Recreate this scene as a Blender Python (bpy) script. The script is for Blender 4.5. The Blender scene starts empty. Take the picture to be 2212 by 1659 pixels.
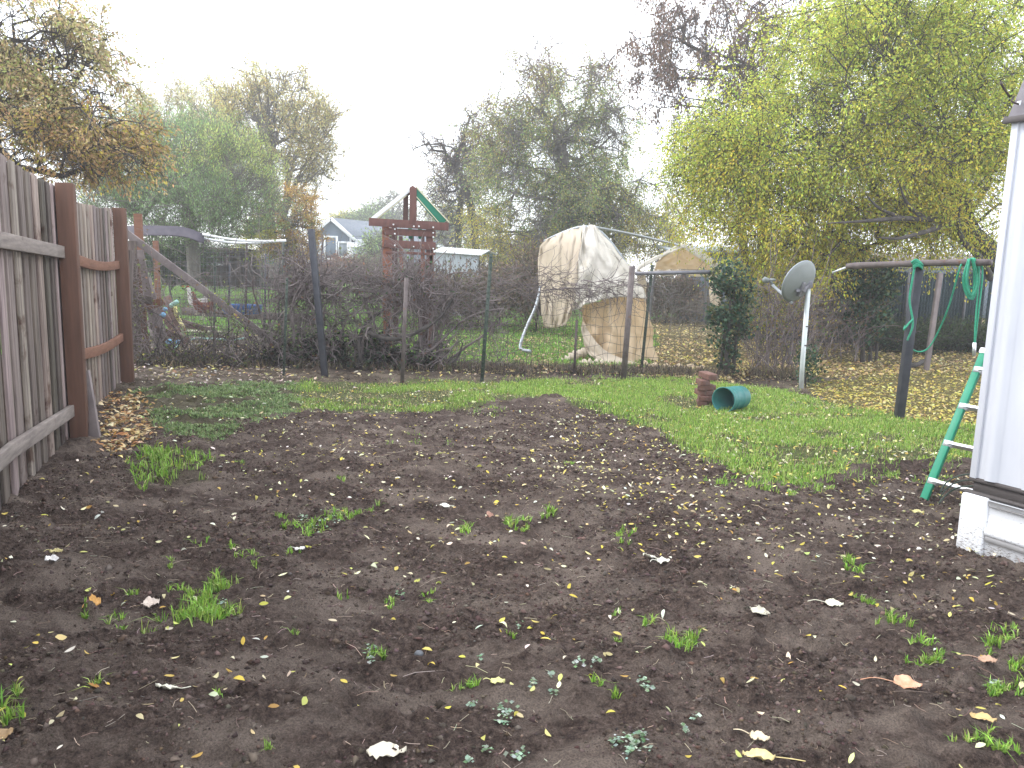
import bpy, math, random
import numpy as np
from mathutils import Vector, Matrix
rng = np.random.default_rng(11)
random.seed(5)
sc = bpy.context.scene
COL = sc.collection
R = math.radians

# ------------------------------------------------------------------ camera
F = 1640.0; W2, H2 = 1106.0, 829.5          # focal length and centre in the units the photo was measured in
EYE = np.array([0.0, 0.0, 1.5]); PITCH = R(8.15); ROLL = R(1.3)
cp, sp, cr, sr = math.cos(PITCH), math.sin(PITCH), math.cos(ROLL), math.sin(ROLL)
FW = np.array([0, cp, -sp]); U0 = np.array([0, sp, cp]); R0 = np.array([1.0, 0, 0])
RT = R0*cr + U0*sr; UP = U0*cr - R0*sr
def ray(px, py): return FW*F + RT*(px-W2) - UP*(py-H2)
def D(px, py, Y):
    d = ray(px, py); return EYE + d*(Y/d[1])
def G(px, py, z=0.0):
    d = ray(px, py); return EYE + d*((z-EYE[2])/d[2])
def proj(P):
    P = np.asarray(P, float)-EYE; w = P@FW
    return W2 + F*(P@RT)/w, H2 - F*(P@UP)/w
def ZH(p, py):                                # height over point p that shows at row py
    lo, hi = -2.0, 30.0
    for _ in range(40):
        m = (lo+hi)/2
        if proj([p[0], p[1], m])[1] > py: lo = m
        else: hi = m
    return (lo+hi)/2
cam = bpy.data.cameras.new('camera'); co = bpy.data.objects.new('camera', cam); COL.objects.link(co)
M = Matrix(((RT[0], UP[0], -FW[0], EYE[0]), (RT[1], UP[1], -FW[1], EYE[1]), (RT[2], UP[2], -FW[2], EYE[2]), (0, 0, 0, 1)))
co.matrix_world = M
cam.sensor_width = 36; cam.lens = 36*F/2212.0; cam.clip_start = 0.05; cam.clip_end = 2000
sc.camera = co

# ------------------------------------------------------------------ noise and masks
_lat = rng.random((256, 256))
def vnoise(x, y):
    xi = np.floor(x).astype(int); yi = np.floor(y).astype(int)
    fx = x-xi; fy = y-yi; fx = fx*fx*(3-2*fx); fy = fy*fy*(3-2*fy)
    a = _lat[xi & 255, yi & 255]; b = _lat[(xi+1) & 255, yi & 255]
    c = _lat[xi & 255, (yi+1) & 255]; d = _lat[(xi+1) & 255, (yi+1) & 255]
    return (a*(1-fx)+b*fx)*(1-fy)+(c*(1-fx)+d*fx)*fy
def fbm(x, y, o=4, g=0.5):
    s = 0; a = 1; t = 0
    for i in range(o):
        s = s+a*vnoise(x*2**i+17.3*i, y*2**i-9.1*i); t += a; a *= g
    return s/t
def inpoly(px, py, poly):
    c = np.zeros(np.shape(px), bool); n = len(poly)
    for i in range(n):
        x1, y1 = poly[i]; x2, y2 = poly[(i+1) % n]
        if y1 == y2: continue
        c ^= ((y1 > py) != (y2 > py)) & (px < (x2-x1)*(py-y1)/(y2-y1)+x1)
    return c
LAWN = [(640,829),(1100,827),(1500,822),(1700,850),(1800,880),(1950,905),(2120,925),(2120,985),(1980,1000),(1850,1010),(1720,1045),(1620,1030),(1500,985),(1430,930),(1330,895),(1200,868),(1080,862),(1000,880),(900,890),(640,885)]
WEEDY = [(285,846),(640,829),(640,888),(560,905),(480,950),(380,940),(300,885)]
PATCH = [(290,985),(360,970),(460,985),(455,1030),(370,1050),(300,1030)]
CARPET = [(1735,835),(1850,812),(2000,790),(2240,770),(2240,925),(2085,925),(1950,905),(1800,880)]
TAN = [(235,855),(300,845),(340,930),(260,985),(215,975)]
RUN = [(260,735),(560,725),(640,790),(640,832),(240,835)]
LITTER = [(1400,690),(1560,680),(1700,640),(2200,640),(2240,800),(1500,826),(1380,815),(1420,760)]
def terrain(x, y):
    t = np.clip((y-14)/34, 0, 1.4)
    return t*np.clip(0.18-0.032*x, 0, 1.6)
def soilmask(x, y):
    P = np.stack([x, y, np.zeros_like(x)], -1); yy = np.maximum(y, 0.8)
    P[..., 1] = yy
    px, py = proj(P)
    n = (fbm(x*1.3, y*1.3, 3)-0.5)*70; m = (fbm(x*1.3+40, y*1.3+9, 3)-0.5)*36
    lawn = inpoly(px+n, py+m, LAWN); weedy = inpoly(px+n, py+m, WEEDY); patch = inpoly(px+n, py+m, PATCH)
    far = (y > 12.7)
    lit = inpoly(px+n, py, LITTER) & (y > 11.5)
    run = inpoly(px, py, RUN) & (y > 11.5)
    carpet = inpoly(px+n, py+m*0.5, CARPET)
    return px, py, lawn, weedy, patch, far, lit, run, carpet
def height(x, y):
    x = np.asarray(x, float); y = np.asarray(y, float)
    px, py, lawn, weedy, patch, far, lit, run, carpet = soilmask(x, y)
    soft = (lawn | far | carpet | lit)
    amp = np.where(soft, 0.25, 1.0)
    h = (fbm(x*0.9, y*0.9, 2)-0.5)*0.07 + (fbm(x*3.1, y*4.6, 3)-0.5)*0.085*amp
    h = h + (np.maximum(fbm(x*11, y*13, 3, 0.6)-0.45, 0))*0.115*amp + (fbm(x*30, y*30, 2)-0.5)*0.024*amp
    for mx, my, r, a in LUMPS:
        h = h + a*np.exp(-((x-mx)**2+(y-my)**2)/(r*r))*(0.7+0.6*fbm(x*9, y*9, 2))
    return h+terrain(x, y)
LUMPS = []
for px, py, r, a in [(1270,1105,.38,.09),(1215,880,.5,.06),(690,1010,.35,.07),(1150,905,.4,.05),(820,1040,.4,.05),(1010,1000,.4,.05),(300,1590,.3,.05),(600,1560,.3,.05),
                     (60,1640,.3,.05),(1700,1180,.35,.05),(700,1470,.3,-.04),(1850,1560,.35,.05),(1450,1200,.3,.04),(430,1180,.4,.04),(352,845,.22,.07)]:
    g = G(px, py); LUMPS.append((g[0], g[1], r, a))
def onG(px, py, dz=0.0):
    g = G(px, py); return np.array([g[0], g[1], float(height(g[0:1], g[1:2])[0])+dz])
def gz(x, y): return float(height(np.array([x]), np.array([y]))[0])

# ------------------------------------------------------------------ materials
def nt(name):
    m = bpy.data.materials.new(name); m.use_nodes = True; n = m.node_tree; n.nodes.clear()
    out = n.nodes.new('ShaderNodeOutputMaterial'); b = n.nodes.new('ShaderNodeBsdfPrincipled')
    n.links.new(b.outputs[0], out.inputs[0]); return m, n, b, out
def ramp(n, stops):
    r = n.nodes.new('ShaderNodeValToRGB'); e = r.color_ramp.elements
    while len(e) < len(stops): e.new(0.5)
    for k, (p, c) in zip(e, stops): k.position = p; k.color = (*c, 1)
    return r
def noise(n, vec, scale, detail=4, rough=0.55, stretch=None):
    t = n.nodes.new('ShaderNodeTexNoise'); t.inputs['Scale'].default_value = scale
    t.inputs['Detail'].default_value = detail; t.inputs['Roughness'].default_value = rough
    if stretch:
        mp = n.nodes.new('ShaderNodeMapping'); mp.inputs['Scale'].default_value = stretch
        n.links.new(vec, mp.inputs['Vector']); n.links.new(mp.outputs[0], t.inputs['Vector'])
    else: n.links.new(vec, t.inputs['Vector'])
    return t
def mix(n, fac, a, b, mode='MIX'):
    m = n.nodes.new('ShaderNodeMix'); m.data_type = 'RGBA'; m.blend_type = mode
    for s, v in ((0, fac), (6, a), (7, b)):
        if hasattr(v, 'is_linked'): n.links.new(v, m.inputs[s])
        elif s == 0: m.inputs[0].default_value = v
        else: m.inputs[s].default_value = (*v, 1)
    return m.outputs[2]
def bump(n, b, h, strength=0.4, dist=0.01):
    bp = n.nodes.new('ShaderNodeBump'); bp.inputs['Strength'].default_value = strength; bp.inputs['Distance'].default_value = dist
    n.links.new(h, bp.inputs['Height']); n.links.new(bp.outputs[0], b.inputs['Normal'])
def simple(name, c1, c2=None, scale=6, rough=0.8, stretch=None, metal=0, bstr=0.2, bdist=0.004, stains=None, tone=False):
    m, n, b, o = nt(name); tc = n.nodes.new('ShaderNodeTexCoord'); v = tc.outputs['Object']
    c2 = c2 or tuple(x*0.7 for x in c1)
    t = noise(n, v, scale, 6, 0.6, stretch); r = ramp(n, [(0.3, c1), (0.7, c2)]); n.links.new(t.outputs[0], r.inputs[0])
    col = r.outputs[0]
    if stains:
        sc_, thr, sc3 = stains; t2 = noise(n, v, sc_, 5, 0.7); r2 = ramp(n, [(thr, (0, 0, 0)), (thr+0.08, (1, 1, 1))]); n.links.new(t2.outputs[0], r2.inputs[0])
        col = mix(n, r2.outputs[0], col, sc3)
    if tone:
        at = n.nodes.new('ShaderNodeAttribute'); at.attribute_name = 'Col'; col = mix(n, 1.0, col, at.outputs['Color'], 'MULTIPLY')
    n.links.new(col, b.inputs['Base Color']); b.inputs['Roughness'].default_value = rough; b.inputs['Metallic'].default_value = metal
    b.inputs['Specular IOR Level'].default_value = 0.3
    bump(n, b, t.outputs[0], bstr, bdist)
    return m
def leafmat(name, trans=0.45, rough=0.6):
    m, n, b, o = nt(name); at = n.nodes.new('ShaderNodeAttribute'); at.attribute_name = 'Col'
    n.links.new(at.outputs['Color'], b.inputs['Base Color']); b.inputs['Roughness'].default_value = rough; b.inputs['Specular IOR Level'].default_value = 0.25
    tr = n.nodes.new('ShaderNodeBsdfTranslucent'); n.links.new(at.outputs['Color'], tr.inputs[0])
    mx = n.nodes.new('ShaderNodeMixShader'); mx.inputs[0].default_value = trans
    n.links.new(b.outputs[0], mx.inputs[1]); n.links.new(tr.outputs[0], mx.inputs[2]); n.links.new(mx.outputs[0], o.inputs[0])
    return m
MT = {}
MT['leaf'] = leafmat('leaf', .58); MT['grass'] = leafmat('grass_blade', 0.3, 0.5); MT['fallen'] = leafmat('fallen_leaf', 0.25, 0.5)
MT['bark'] = simple('bark', (.03,.026,.024), (.085,.075,.07), 14, .95, (1,1,.25), bstr=.6, bdist=.02)
MT['barkpale'] = simple('bark_pale', (.10,.09,.08), (.2,.185,.165), 14, .95, (1,1,.25), bstr=.6, bdist=.02)
MT['twig'] = simple('vine_bark', (.05,.038,.038), (.26,.22,.215), 5, .9)
MT['board'] = simple('weathered_board', (.10,.084,.078), (.31,.275,.255), 3.2, .9, (9,9,.45), bstr=.4, tone=True, stains=(1.9,.58,(.085,.055,.045)))
MT['rail_grey'] = simple('grey_rail', (.16,.135,.125), (.30,.26,.235), 4, .9, (1,1,8), bstr=.4, stains=(5,.62,(.1,.07,.06)))
MT['rail_red'] = simple('stained_rail', (.15,.07,.045), (.23,.115,.075), 4, .85, (1,1,8))
MT['post_red'] = simple('stained_post', (.085,.045,.032), (.135,.070,.048), 3, .8, (6,6,.5), stains=(3,.68,(.06,.035,.03)))
MT['wood_dark'] = simple('dark_wood', (.07,.055,.05), (.15,.12,.11), 4, .9, (6,6,.6))
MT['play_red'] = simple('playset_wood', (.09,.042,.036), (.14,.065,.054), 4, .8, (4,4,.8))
MT['play_or'] = simple('playset_lit', (.17,.062,.034), (.24,.09,.05), 4, .8)  # lit copy of the playset wood, sunlight put into the orange
MT['play_dark'] = simple('playset_shaded', (.05,.026,.022), (.09,.045,.04), 4, .8)  # shaded copy, shade put into the colour of rear and inner timbers
MT['cream'] = simple('cream_vinyl', (.55,.52,.36), (.62,.6,.45), 3, .5)
MT['teal'] = simple('green_vinyl', (.0,.13,.075), (.005,.17,.10), 3, .45)
MT['white'] = simple('white_paint', (.78,.8,.82), (.66,.68,.7), 5, .5)
MT['whitedull'] = simple('dull_white', (.55,.57,.58), (.42,.44,.46), 6, .6)
MT['gal'] = simple('galvanised', (.30,.33,.36), (.42,.45,.48), 9, .45, metal=.5)
MT['pipe'] = simple('grey_pipe', (.12,.12,.135), (.2,.2,.22), 9, .5, metal=.4)
MT['rustpipe'] = simple('rusty_pipe', (.08,.065,.065), (.15,.125,.12), 12, .7, metal=.2, stains=(9,.6,(.12,.06,.035)))
MT['steelblue'] = simple('dark_blue_steel', (.035,.038,.048), (.065,.068,.08), 9, .45, metal=.3, stains=(14,.64,(.10,.06,.045)))
MT['tgreen'] = simple('green_steel', (.025,.042,.032), (.055,.072,.058), 14, .6, stains=(18,.62,(.09,.07,.06)))
MT['wire'] = simple('rusty_wire', (.045,.035,.032), (.10,.08,.075), 20, .7, metal=.3)
MT['dish'] = simple('grey_dish', (.15,.168,.165), (.20,.22,.215), 2, .5, stains=(6,.66,(.2,.21,.2)))
MT['dishpole'] = simple('pale_pole', (.42,.46,.46), (.52,.56,.56), 6, .45, metal=.3)
MT['barrel'] = simple('green_plastic', (.03,.15,.145), (.04,.19,.18), 5, .45, stains=(7,.64,(.03,.08,.07)))
MT['brick'] = simple('brick', (.19,.10,.078), (.11,.06,.05), 22, .95, bstr=1.0, bdist=.02, stains=(14,.58,(.13,.11,.10)))
MT['rope'] = simple('green_rope', (.02,.22,.13), (.04,.33,.2), 60, .6)
MT['ladder'] = simple('green_fibreglass', (.012,.20,.115), (.02,.27,.16), 5, .45)
MT['alu'] = simple('aluminium', (.62,.64,.67), (.75,.77,.8), 10, .35, metal=.6)
MT['band'] = simple('brown_band', (.085,.075,.075), (.105,.095,.093), 7, .7)
MT['trim'] = simple('weathered_trim', (.15,.14,.155), (.24,.225,.24), 6, .7, stains=(8,.6,(.1,.08,.08)))
MT['blue'] = simple('blue_tub', (.03,.09,.26), (.04,.12,.32), 5, .5)
MT['hose'] = simple('aqua_hose', (.28,.5,.45), (.36,.6,.54), 6, .5)
MT['houseblue'] = simple('blue_grey_siding', (.11,.145,.19), (.14,.18,.23), 2, .8, (1,1,12))
MT['shingle'] = simple('grey_shingle', (.13,.155,.19), (.19,.21,.24), 6, .9)
MT['shedmetal'] = simple('shed_panel', (.34,.38,.41), (.42,.46,.49), 3, .5, metal=.2)
MT['glass'] = simple('window_glass', (.16,.19,.22), (.24,.28,.3), 1, .15)
MT['slat'] = simple('privacy_slat', (.012,.03,.04), (.03,.055,.07), 12, .85)
MT['redtarp'] = simple('dark_tarp', (.06,.055,.075), (.11,.10,.12), 6, .6)
MT['greyboard'] = simple('grey_plank', (.12,.10,.10), (.24,.205,.2), 4, .9)
MT['hen'] = simple('brown_feather', (.16,.05,.03), (.09,.03,.02), 20, .8)
MT['henw'] = simple('white_feather', (.6,.58,.55), (.45,.43,.4), 20, .8)
MT['comb'] = simple('red_comb', (.4,.03,.02), (.3,.02,.02), 20, .6)
MT['stone'] = simple('pebble', (.08,.085,.10), (.13,.14,.15), 30, .5)
MT['gap'] = simple('rust_panel', (.16,.10,.09), (.24,.16,.14), 3, .85)

# ------------------------------------------------------------------ mesh building
ORG = {}
def link(name, me, m=None, parent=None, org=None, smooth=False):
    o = bpy.data.objects.new(name, me); COL.objects.link(o)
    if m: me.materials.append(MT[m] if isinstance(m, str) else m)
    if smooth: me.polygons.foreach_set('use_smooth', np.ones(len(me.polygons), bool))
    if parent is not None:
        o.parent = parent; ORG[o.name] = ORG[parent.name]
    else:
        o.location = org; ORG[o.name] = np.array(org, float)
    return o
def npmesh(name, V, faces, m, parent=None, org=None, col=None, smooth=False):
    """faces: int array (n,k) or list of such arrays; col: per-vertex colour."""
    if parent is not None: o0 = ORG[parent.name]
    else: o0 = np.array(org if org is not None else (0, 0, 0), float); org = o0
    V = np.asarray(V, float)-o0
    if not isinstance(faces, list): faces = [faces]
    faces = [f for f in faces if len(f)]
    me = bpy.data.meshes.new(name); me.vertices.add(len(V)); me.vertices.foreach_set('co', V.astype(np.float32).ravel())
    lv = np.concatenate([f.ravel() for f in faces]); tot = np.concatenate([np.full(len(f), f.shape[1]) for f in faces])
    st = np.concatenate([[0], np.cumsum(tot)[:-1]])
    me.loops.add(len(lv)); me.loops.foreach_set('vertex_index', lv.astype(np.int32))
    me.polygons.add(len(tot)); me.polygons.foreach_set('loop_start', st.astype(np.int32)); me.polygons.foreach_set('loop_total', tot.astype(np.int32))
    me.update(calc_edges=True)
    if col is not None:
        a = me.color_attributes.new('Col', 'FLOAT_COLOR', 'POINT')
        c = np.ones((len(V), 4), np.float32); c[:, :3] = col; a.data.foreach_set('color', c.ravel())
    return link(name, me, m, parent, org, smooth)
class MB:
    def __init__(s): s.V = []; s.Fs = {}; s.n = 0; s.C = []
    def add(s, V, F, tone=1.0):
        V = np.asarray(V, float)
        for f in F: s.Fs.setdefault(len(f), []).append([i+s.n for i in f])
        s.V.append(V); s.n += len(V); s.C.append(np.tile(np.array(tone if np.ndim(tone) else (tone,)*3, float), (len(V), 1)))
    def hexa(s, c8, tone=1.0):
        s.add(c8, [(0,3,2,1),(4,5,6,7),(0,1,5,4),(1,2,6,5),(2,3,7,6),(3,0,4,7)], tone)
    def beam(s, p0, p1, w, h, up=(0,0,1), tone=1.0, taper=1.0):
        p0 = np.array(p0, float); p1 = np.array(p1, float); d = p1-p0; d /= np.linalg.norm(d)
        a = np.cross(d, up)
        if np.linalg.norm(a) < 1e-3: a = np.cross(d, (0, 1, 0))
        a /= np.linalg.norm(a); b = np.cross(a, d)
        q = [(-1,-1),(1,-1),(1,1),(-1,1)]
        s.hexa([p0+a*w/2*i+b*h/2*j for i, j in q]+[p1+(a*w/2*i+b*h/2*j)*taper for i, j in q], tone)
    def strip(s, P, w, h, up=(0,0,1), tone=1.0):
        P = np.array(P, float); T = np.gradient(P, axis=0); T /= np.linalg.norm(T, axis=1)[:, None]; a = np.cross(T, up); a /= np.linalg.norm(a, axis=1)[:, None]; b = np.cross(a, T); k = len(P)
        V = np.stack([P+a*w/2*i+b*h/2*j for i, j in ((-1,-1),(1,-1),(1,1),(-1,1))], 1).reshape(-1, 3)
        s.add(V, [(4*i+j, 4*i+(j+1) % 4, 4*i+4+(j+1) % 4, 4*i+4+j) for i in range(k-1) for j in range(4)]+[(3,2,1,0), tuple(4*k-4+j for j in range(4))], tone)
    def box(s, c, size, rz=0.0, tone=1.0, rx=0.0):
        Mx = Matrix.Rotation(rz, 3, 'Z') @ Matrix.Rotation(rx, 3, 'X'); sx, sy, sz = np.array(size)/2
        pts = [(-sx,-sy,-sz),(sx,-sy,-sz),(sx,sy,-sz),(-sx,sy,-sz),(-sx,-sy,sz),(sx,-sy,sz),(sx,sy,sz),(-sx,sy,sz)]
        s.hexa([np.array(c)+np.array(Mx @ Vector(p)) for p in pts], tone)
    def tube(s, P, r, n=8, cap=True, tone=1.0):
        P = np.array(P, float); k = len(P); r = np.full(k, r) if np.ndim(r) == 0 else np.array(r, float)
        T = np.gradient(P, axis=0); T /= np.linalg.norm(T, axis=1)[:, None]+1e-12
        ref = np.array([0.31, 0.17, 0.93]) if abs(T[0, 2]) < 0.9 else np.array([1.0, 0.1, 0])
        A = np.cross(T, ref); A /= np.linalg.norm(A, axis=1)[:, None]+1e-12; B = np.cross(T, A)
        th = np.arange(n)*2*math.pi/n
        V = (P[:, None]+r[:, None, None]*(np.cos(th)[None, :, None]*A[:, None]+np.sin(th)[None, :, None]*B[:, None])).reshape(-1, 3)
        Fc = [(i*n+j, i*n+(j+1) % n, (i+1)*n+(j+1) % n, (i+1)*n+j) for i in range(k-1) for j in range(n)]
        if cap: Fc += [tuple(range(n))[::-1], tuple((k-1)*n+j for j in range(n))]
        s.add(V, Fc, tone)
    def build(s, name, m, parent=None, org=None, bevel=0, smooth=False, col=False, solid=0):
        o = npmesh(name, np.concatenate(s.V), [np.array(f) for f in s.Fs.values()], m, parent, org, np.concatenate(s.C) if col else None, smooth)
        if solid:
            b = o.modifiers.new('s', 'SOLIDIFY'); b.thickness = solid
        if bevel:
            b = o.modifiers.new('b', 'BEVEL'); b.width = bevel; b.segments = 2; b.limit_method = 'ANGLE'
        return o
def tag(o, label=None, cat=None, group=None, kind=None):
    for k, v in (('label', label), ('category', cat), ('group', group), ('kind', kind)):
        if v: o[k] = v
    return o
def thing(name, org, label, cat, group=None):
    o = bpy.data.objects.new(name, None); COL.objects.link(o); o.location = org; ORG[o.name] = np.array(org, float)
    o.empty_display_size = 0.2
    return tag(o, label, cat, group)
def lin(a, b, n): return np.linspace(np.array(a, float), np.array(b, float), n)
def curve(P, n):                              # smooth path through points
    P = np.array(P, float); k = len(P); out = []
    Q = np.concatenate([[2*P[0]-P[1]], P, [2*P[-1]-P[-2]]])
    for t in np.linspace(0, k-1-1e-6, n):
        i = int(t); f = t-i; a, b, c, d = Q[i], Q[i+1], Q[i+2], Q[i+3]
        out.append(0.5*((2*b)+(c-a)*f+(2*a-5*b+4*c-d)*f*f+(3*b-a-3*c+d)*f**3))
    return np.array(out)
def many_tubes(PL, RL, n=4):
    """many thin tubes at once: PL (m,k,3), RL (m,k)"""
    m, k, _ = PL.shape; T = np.gradient(PL, axis=1); T /= np.linalg.norm(T, axis=2)[..., None]+1e-9
    ref = np.where(np.abs(T[..., 2:3]) < 0.9, np.array([0.1, 0.2, 0.97]), np.array([1.0, 0, 0]))
    A = np.cross(T, ref); A /= np.linalg.norm(A, axis=2)[..., None]+1e-9; B = np.cross(T, A)
    th = np.arange(n)*2*math.pi/n
    V = PL[:, :, None]+RL[:, :, None, None]*(np.cos(th)[None, None, :, None]*A[:, :, None]+np.sin(th)[None, None, :, None]*B[:, :, None])
    idx = np.arange(m*k*n).reshape(m, k, n); a = idx[:, :-1]; b = idx[:, 1:]
    Fq = np.stack([a, np.roll(a, -1, 2), np.roll(b, -1, 2), b], -1).reshape(-1, 4)
    return V.reshape(-1, 3), Fq
def rdir(n):
    v = rng.normal(size=(n, 3)); return v/np.linalg.norm(v, axis=1)[:, None]
def leaves(P, size, cols, asp=0.45, flat=0.0, upn=None, fold=0.25, dirs=None):
    """diamond leaves folded along the midrib; P (n,3) size (n,) cols (n,3)"""
    n = len(P); a = rdir(n) if dirs is None else dirs+rdir(n)*0.45; a[:, 2] *= (1-flat); a /= np.linalg.norm(a, axis=1)[:, None]+1e-9
    nn = rdir(n); nn[:, 2] += flat*3; b = np.cross(nn, a); b /= np.linalg.norm(b, axis=1)[:, None]+1e-9; c = np.cross(a, b)
    L = size[:, None]; w = L*asp/2
    V = np.stack([P-a*L/2, P+b*w+c*w*fold-a*L*0.05, P+a*L/2, P-b*w+c*w*fold-a*L*0.05], 1).reshape(-1, 3)
    i = np.arange(n)*4; Fq = np.stack([i, i+1, i+2, i+3], 1)
    return V, Fq, np.repeat(cols, 4, 0)
def palette(pal, n, jit=0.18, w=None):
    pal = np.array(pal, float); w = np.ones(len(pal)) if w is None else np.array(w, float)
    c = pal[rng.choice(len(pal), n, p=w/w.sum())]
    return np.clip(c*1.15*(1+rng.normal(0, jit, (n, 1)))*(1+rng.normal(0, 0.07, (n, 3))), 0.003, 0.95)
# ------------------------------------------------------------------ ground
def build_ground():
    ys = list(np.arange(-6, 1.5, 0.25)); y = 1.5
    while y < 14: ys.append(y); y *= 1.0055
    while y < 300: ys.append(y); y *= 1.035
    ys = np.array(ys); s = np.linspace(-1, 1, 861); hw = 4+1.05*np.maximum(ys, 0)
    X = s[None, :]*hw[:, None]; Y = np.repeat(ys[:, None], len(s), 1)
    x = X.ravel(); y = Y.ravel(); z = height(x, y)
    px, py, lawn, weedy, patch, far, lit, run, carpet = soilmask(x, y)
    g = np.zeros(len(x)); g[lawn] = .75; g[weedy] = .3; g[patch] = .1; g[far] = 1; g[lit] = .25; g[run] = .12; g[carpet] = .35
    g[(y > 9) & ~far & ~lawn & ~carpet & ~weedy & ~run & ~lit] = .1
    mu = np.clip(1-np.abs(y-11.95+.25*(fbm(x*2, y, 2)-.5))/.85, 0, 1)*2; mu[(px < 265) | (px > 1740)] = 0; mu = np.clip(mu, 0, 1)*(.6+.5*fbm(x*4, y*4, 2)); g = g*(1-mu*.9)  # dark mulch along the wire fence, its shade painted in with it
    yl = np.zeros(len(x)); yl[carpet] = 1; yl[lit] = .85
    nl, ml = len(ys), len(s); i = np.arange(nl*ml).reshape(nl, ml)
    Fq = np.stack([i[:-1, :-1], i[:-1, 1:], i[1:, 1:], i[1:, :-1]], -1).reshape(-1, 4)
    m, n, b, o = nt('soil_and_turf'); tc = n.nodes.new('ShaderNodeTexCoord'); v = tc.outputs['Object']
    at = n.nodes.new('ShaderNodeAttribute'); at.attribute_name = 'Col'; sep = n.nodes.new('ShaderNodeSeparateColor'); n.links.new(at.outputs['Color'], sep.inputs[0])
    t1 = noise(n, v, 34, 10, .72); r1 = ramp(n, [(.34, (.022,.015,.0125)), (.5, (.074,.052,.043)), (.68, (.16,.12,.10))]); n.links.new(t1.outputs[0], r1.inputs[0])
    t2 = noise(n, v, 1.7, 5, .6, (1, 2.2, 1)); r2 = ramp(n, [(.46, (0,0,0)), (.62, (1,1,1))]); n.links.new(t2.outputs[0], r2.inputs[0])
    c = mix(n, r2.outputs[0], r1.outputs[0], (.172,.136,.113)); 
    t3 = noise(n, v, 150, 4, .7); r3 = ramp(n, [(.35, (.55,.55,.55)), (.65, (1.35,1.35,1.35))]); n.links.new(t3.outputs[0], r3.inputs[0])
    c = mix(n, 1.0, c, r3.outputs[0], 'MULTIPLY')
    tg = noise(n, v, 25, 6, .7); rg = ramp(n, [(.35, (.045,.05,.018)), (.65, (.10,.14,.035))]); n.links.new(tg.outputs[0], rg.inputs[0])
    c = mix(n, sep.outputs[0], c, rg.outputs[0])
    ty = noise(n, v, 18, 8, .8); ry = ramp(n, [(.42, (.045,.035,.02)), (.5, (.12,.10,.035)), (.62, (.26,.22,.08))]); n.links.new(ty.outputs[0], ry.inputs[0])
    mm = n.nodes.new('ShaderNodeMath'); mm.operation = 'MULTIPLY'; n.links.new(sep.outputs[1], mm.inputs[0]); mm.inputs[1].default_value = .8
    c = mix(n, mm.outputs[0], c, ry.outputs[0])
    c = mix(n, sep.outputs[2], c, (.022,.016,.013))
    n.links.new(c, b.inputs['Base Color']); b.inputs['Roughness'].default_value = .95; b.inputs['Specular IOR Level'].default_value = .15
    ad = n.nodes.new('ShaderNodeMath'); ad.operation = 'ADD'; n.links.new(t1.outputs[0], ad.inputs[0]); 
    sc3 = n.nodes.new('ShaderNodeMath'); sc3.operation = 'MULTIPLY'; sc3.inputs[1].default_value = .35; n.links.new(t3.outputs[0], sc3.inputs[0]); n.links.new(sc3.outputs[0], ad.inputs[1])
    bump(n, b, ad.outputs[0], 1.0, .035)
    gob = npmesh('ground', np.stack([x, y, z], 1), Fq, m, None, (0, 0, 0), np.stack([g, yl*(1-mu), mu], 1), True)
    tag(gob, kind='structure')
build_ground()

def sample(poly, n, ymin=1.5, ymax=60, pad=0):
    """ground points inside a measured outline"""
    out = []
    c = np.array([G(*p)[:2] for p in poly]); lo = c.min(0)-pad; hi = c.max(0)+pad
    while sum(map(len, out)) < n:
        P = rng.uniform(lo, hi, (n*2, 2)); z = np.zeros(len(P)); px, py = proj(np.stack([P[:, 0], P[:, 1], z], 1))
        k = inpoly(px+rng.normal(0, 14, len(P)), py+rng.normal(0, 4, len(P)), poly); out.append(P[k])
    return np.concatenate(out)[:n]
def xyz(P): return np.stack([P[:, 0], P[:, 1], height(P[:, 0], P[:, 1])], 1)
GREEN = [(.14,.27,.035),(.21,.35,.05),(.26,.38,.07),(.11,.21,.035),(.33,.42,.13)]
def blades(P, h, w, pal=GREEN, lean=.45):
    n = len(P); B = xyz(P)-np.array([0, 0, .004]); th = rng.uniform(0, 2*math.pi, n); d = np.stack([np.cos(th), np.sin(th), np.zeros(n)], 1)
    ph = rng.uniform(0, 2*math.pi, n); e = np.stack([np.cos(ph), np.sin(ph), np.zeros(n)], 1)
    hh = (h*rng.uniform(.45, 1.25, n))[:, None]; ww = (w*rng.uniform(.6, 1.2, n))[:, None]; ln = (np.abs(rng.normal(0, lean, n)))[:, None]
    up = np.array([0, 0, 1.0]); m1 = B+up*hh*.6+e*hh*ln*.35; t = B+up*hh*(1-.35*np.minimum(ln, 1))+e*hh*ln
    V = np.stack([B-d*ww/2, B+d*ww/2, m1+d*ww*.4, m1-d*ww*.4, t], 1).reshape(-1, 3)
    i = np.arange(n)*5; c = palette(pal, n, .2)
    return V, [np.stack([i, i+1, i+2, i+3], 1), np.stack([i+3, i+2, i+4], 1)], np.repeat(c, 5, 0)
def joinb(name, parts, m, label=None, kind='stuff', cat=None):
    V = []; F4 = {}; C = []; n = 0
    for v, f, c in parts:
        f = f if isinstance(f, list) else [f]
        for q in f: F4.setdefault(q.shape[1], []).append(q+n)
        V.append(v); C.append(c); n += len(v)
    o = npmesh(name, np.concatenate(V), [np.concatenate(q) for q in F4.values()], m, None, (0, 0, 0), np.concatenate(C))
    return tag(o, label, cat, None, kind)
def clumpy(P, thr, f=1.6):
    return P[fbm(P[:, 0]*f+3, P[:, 1]*f+8, 3) > thr]
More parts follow.
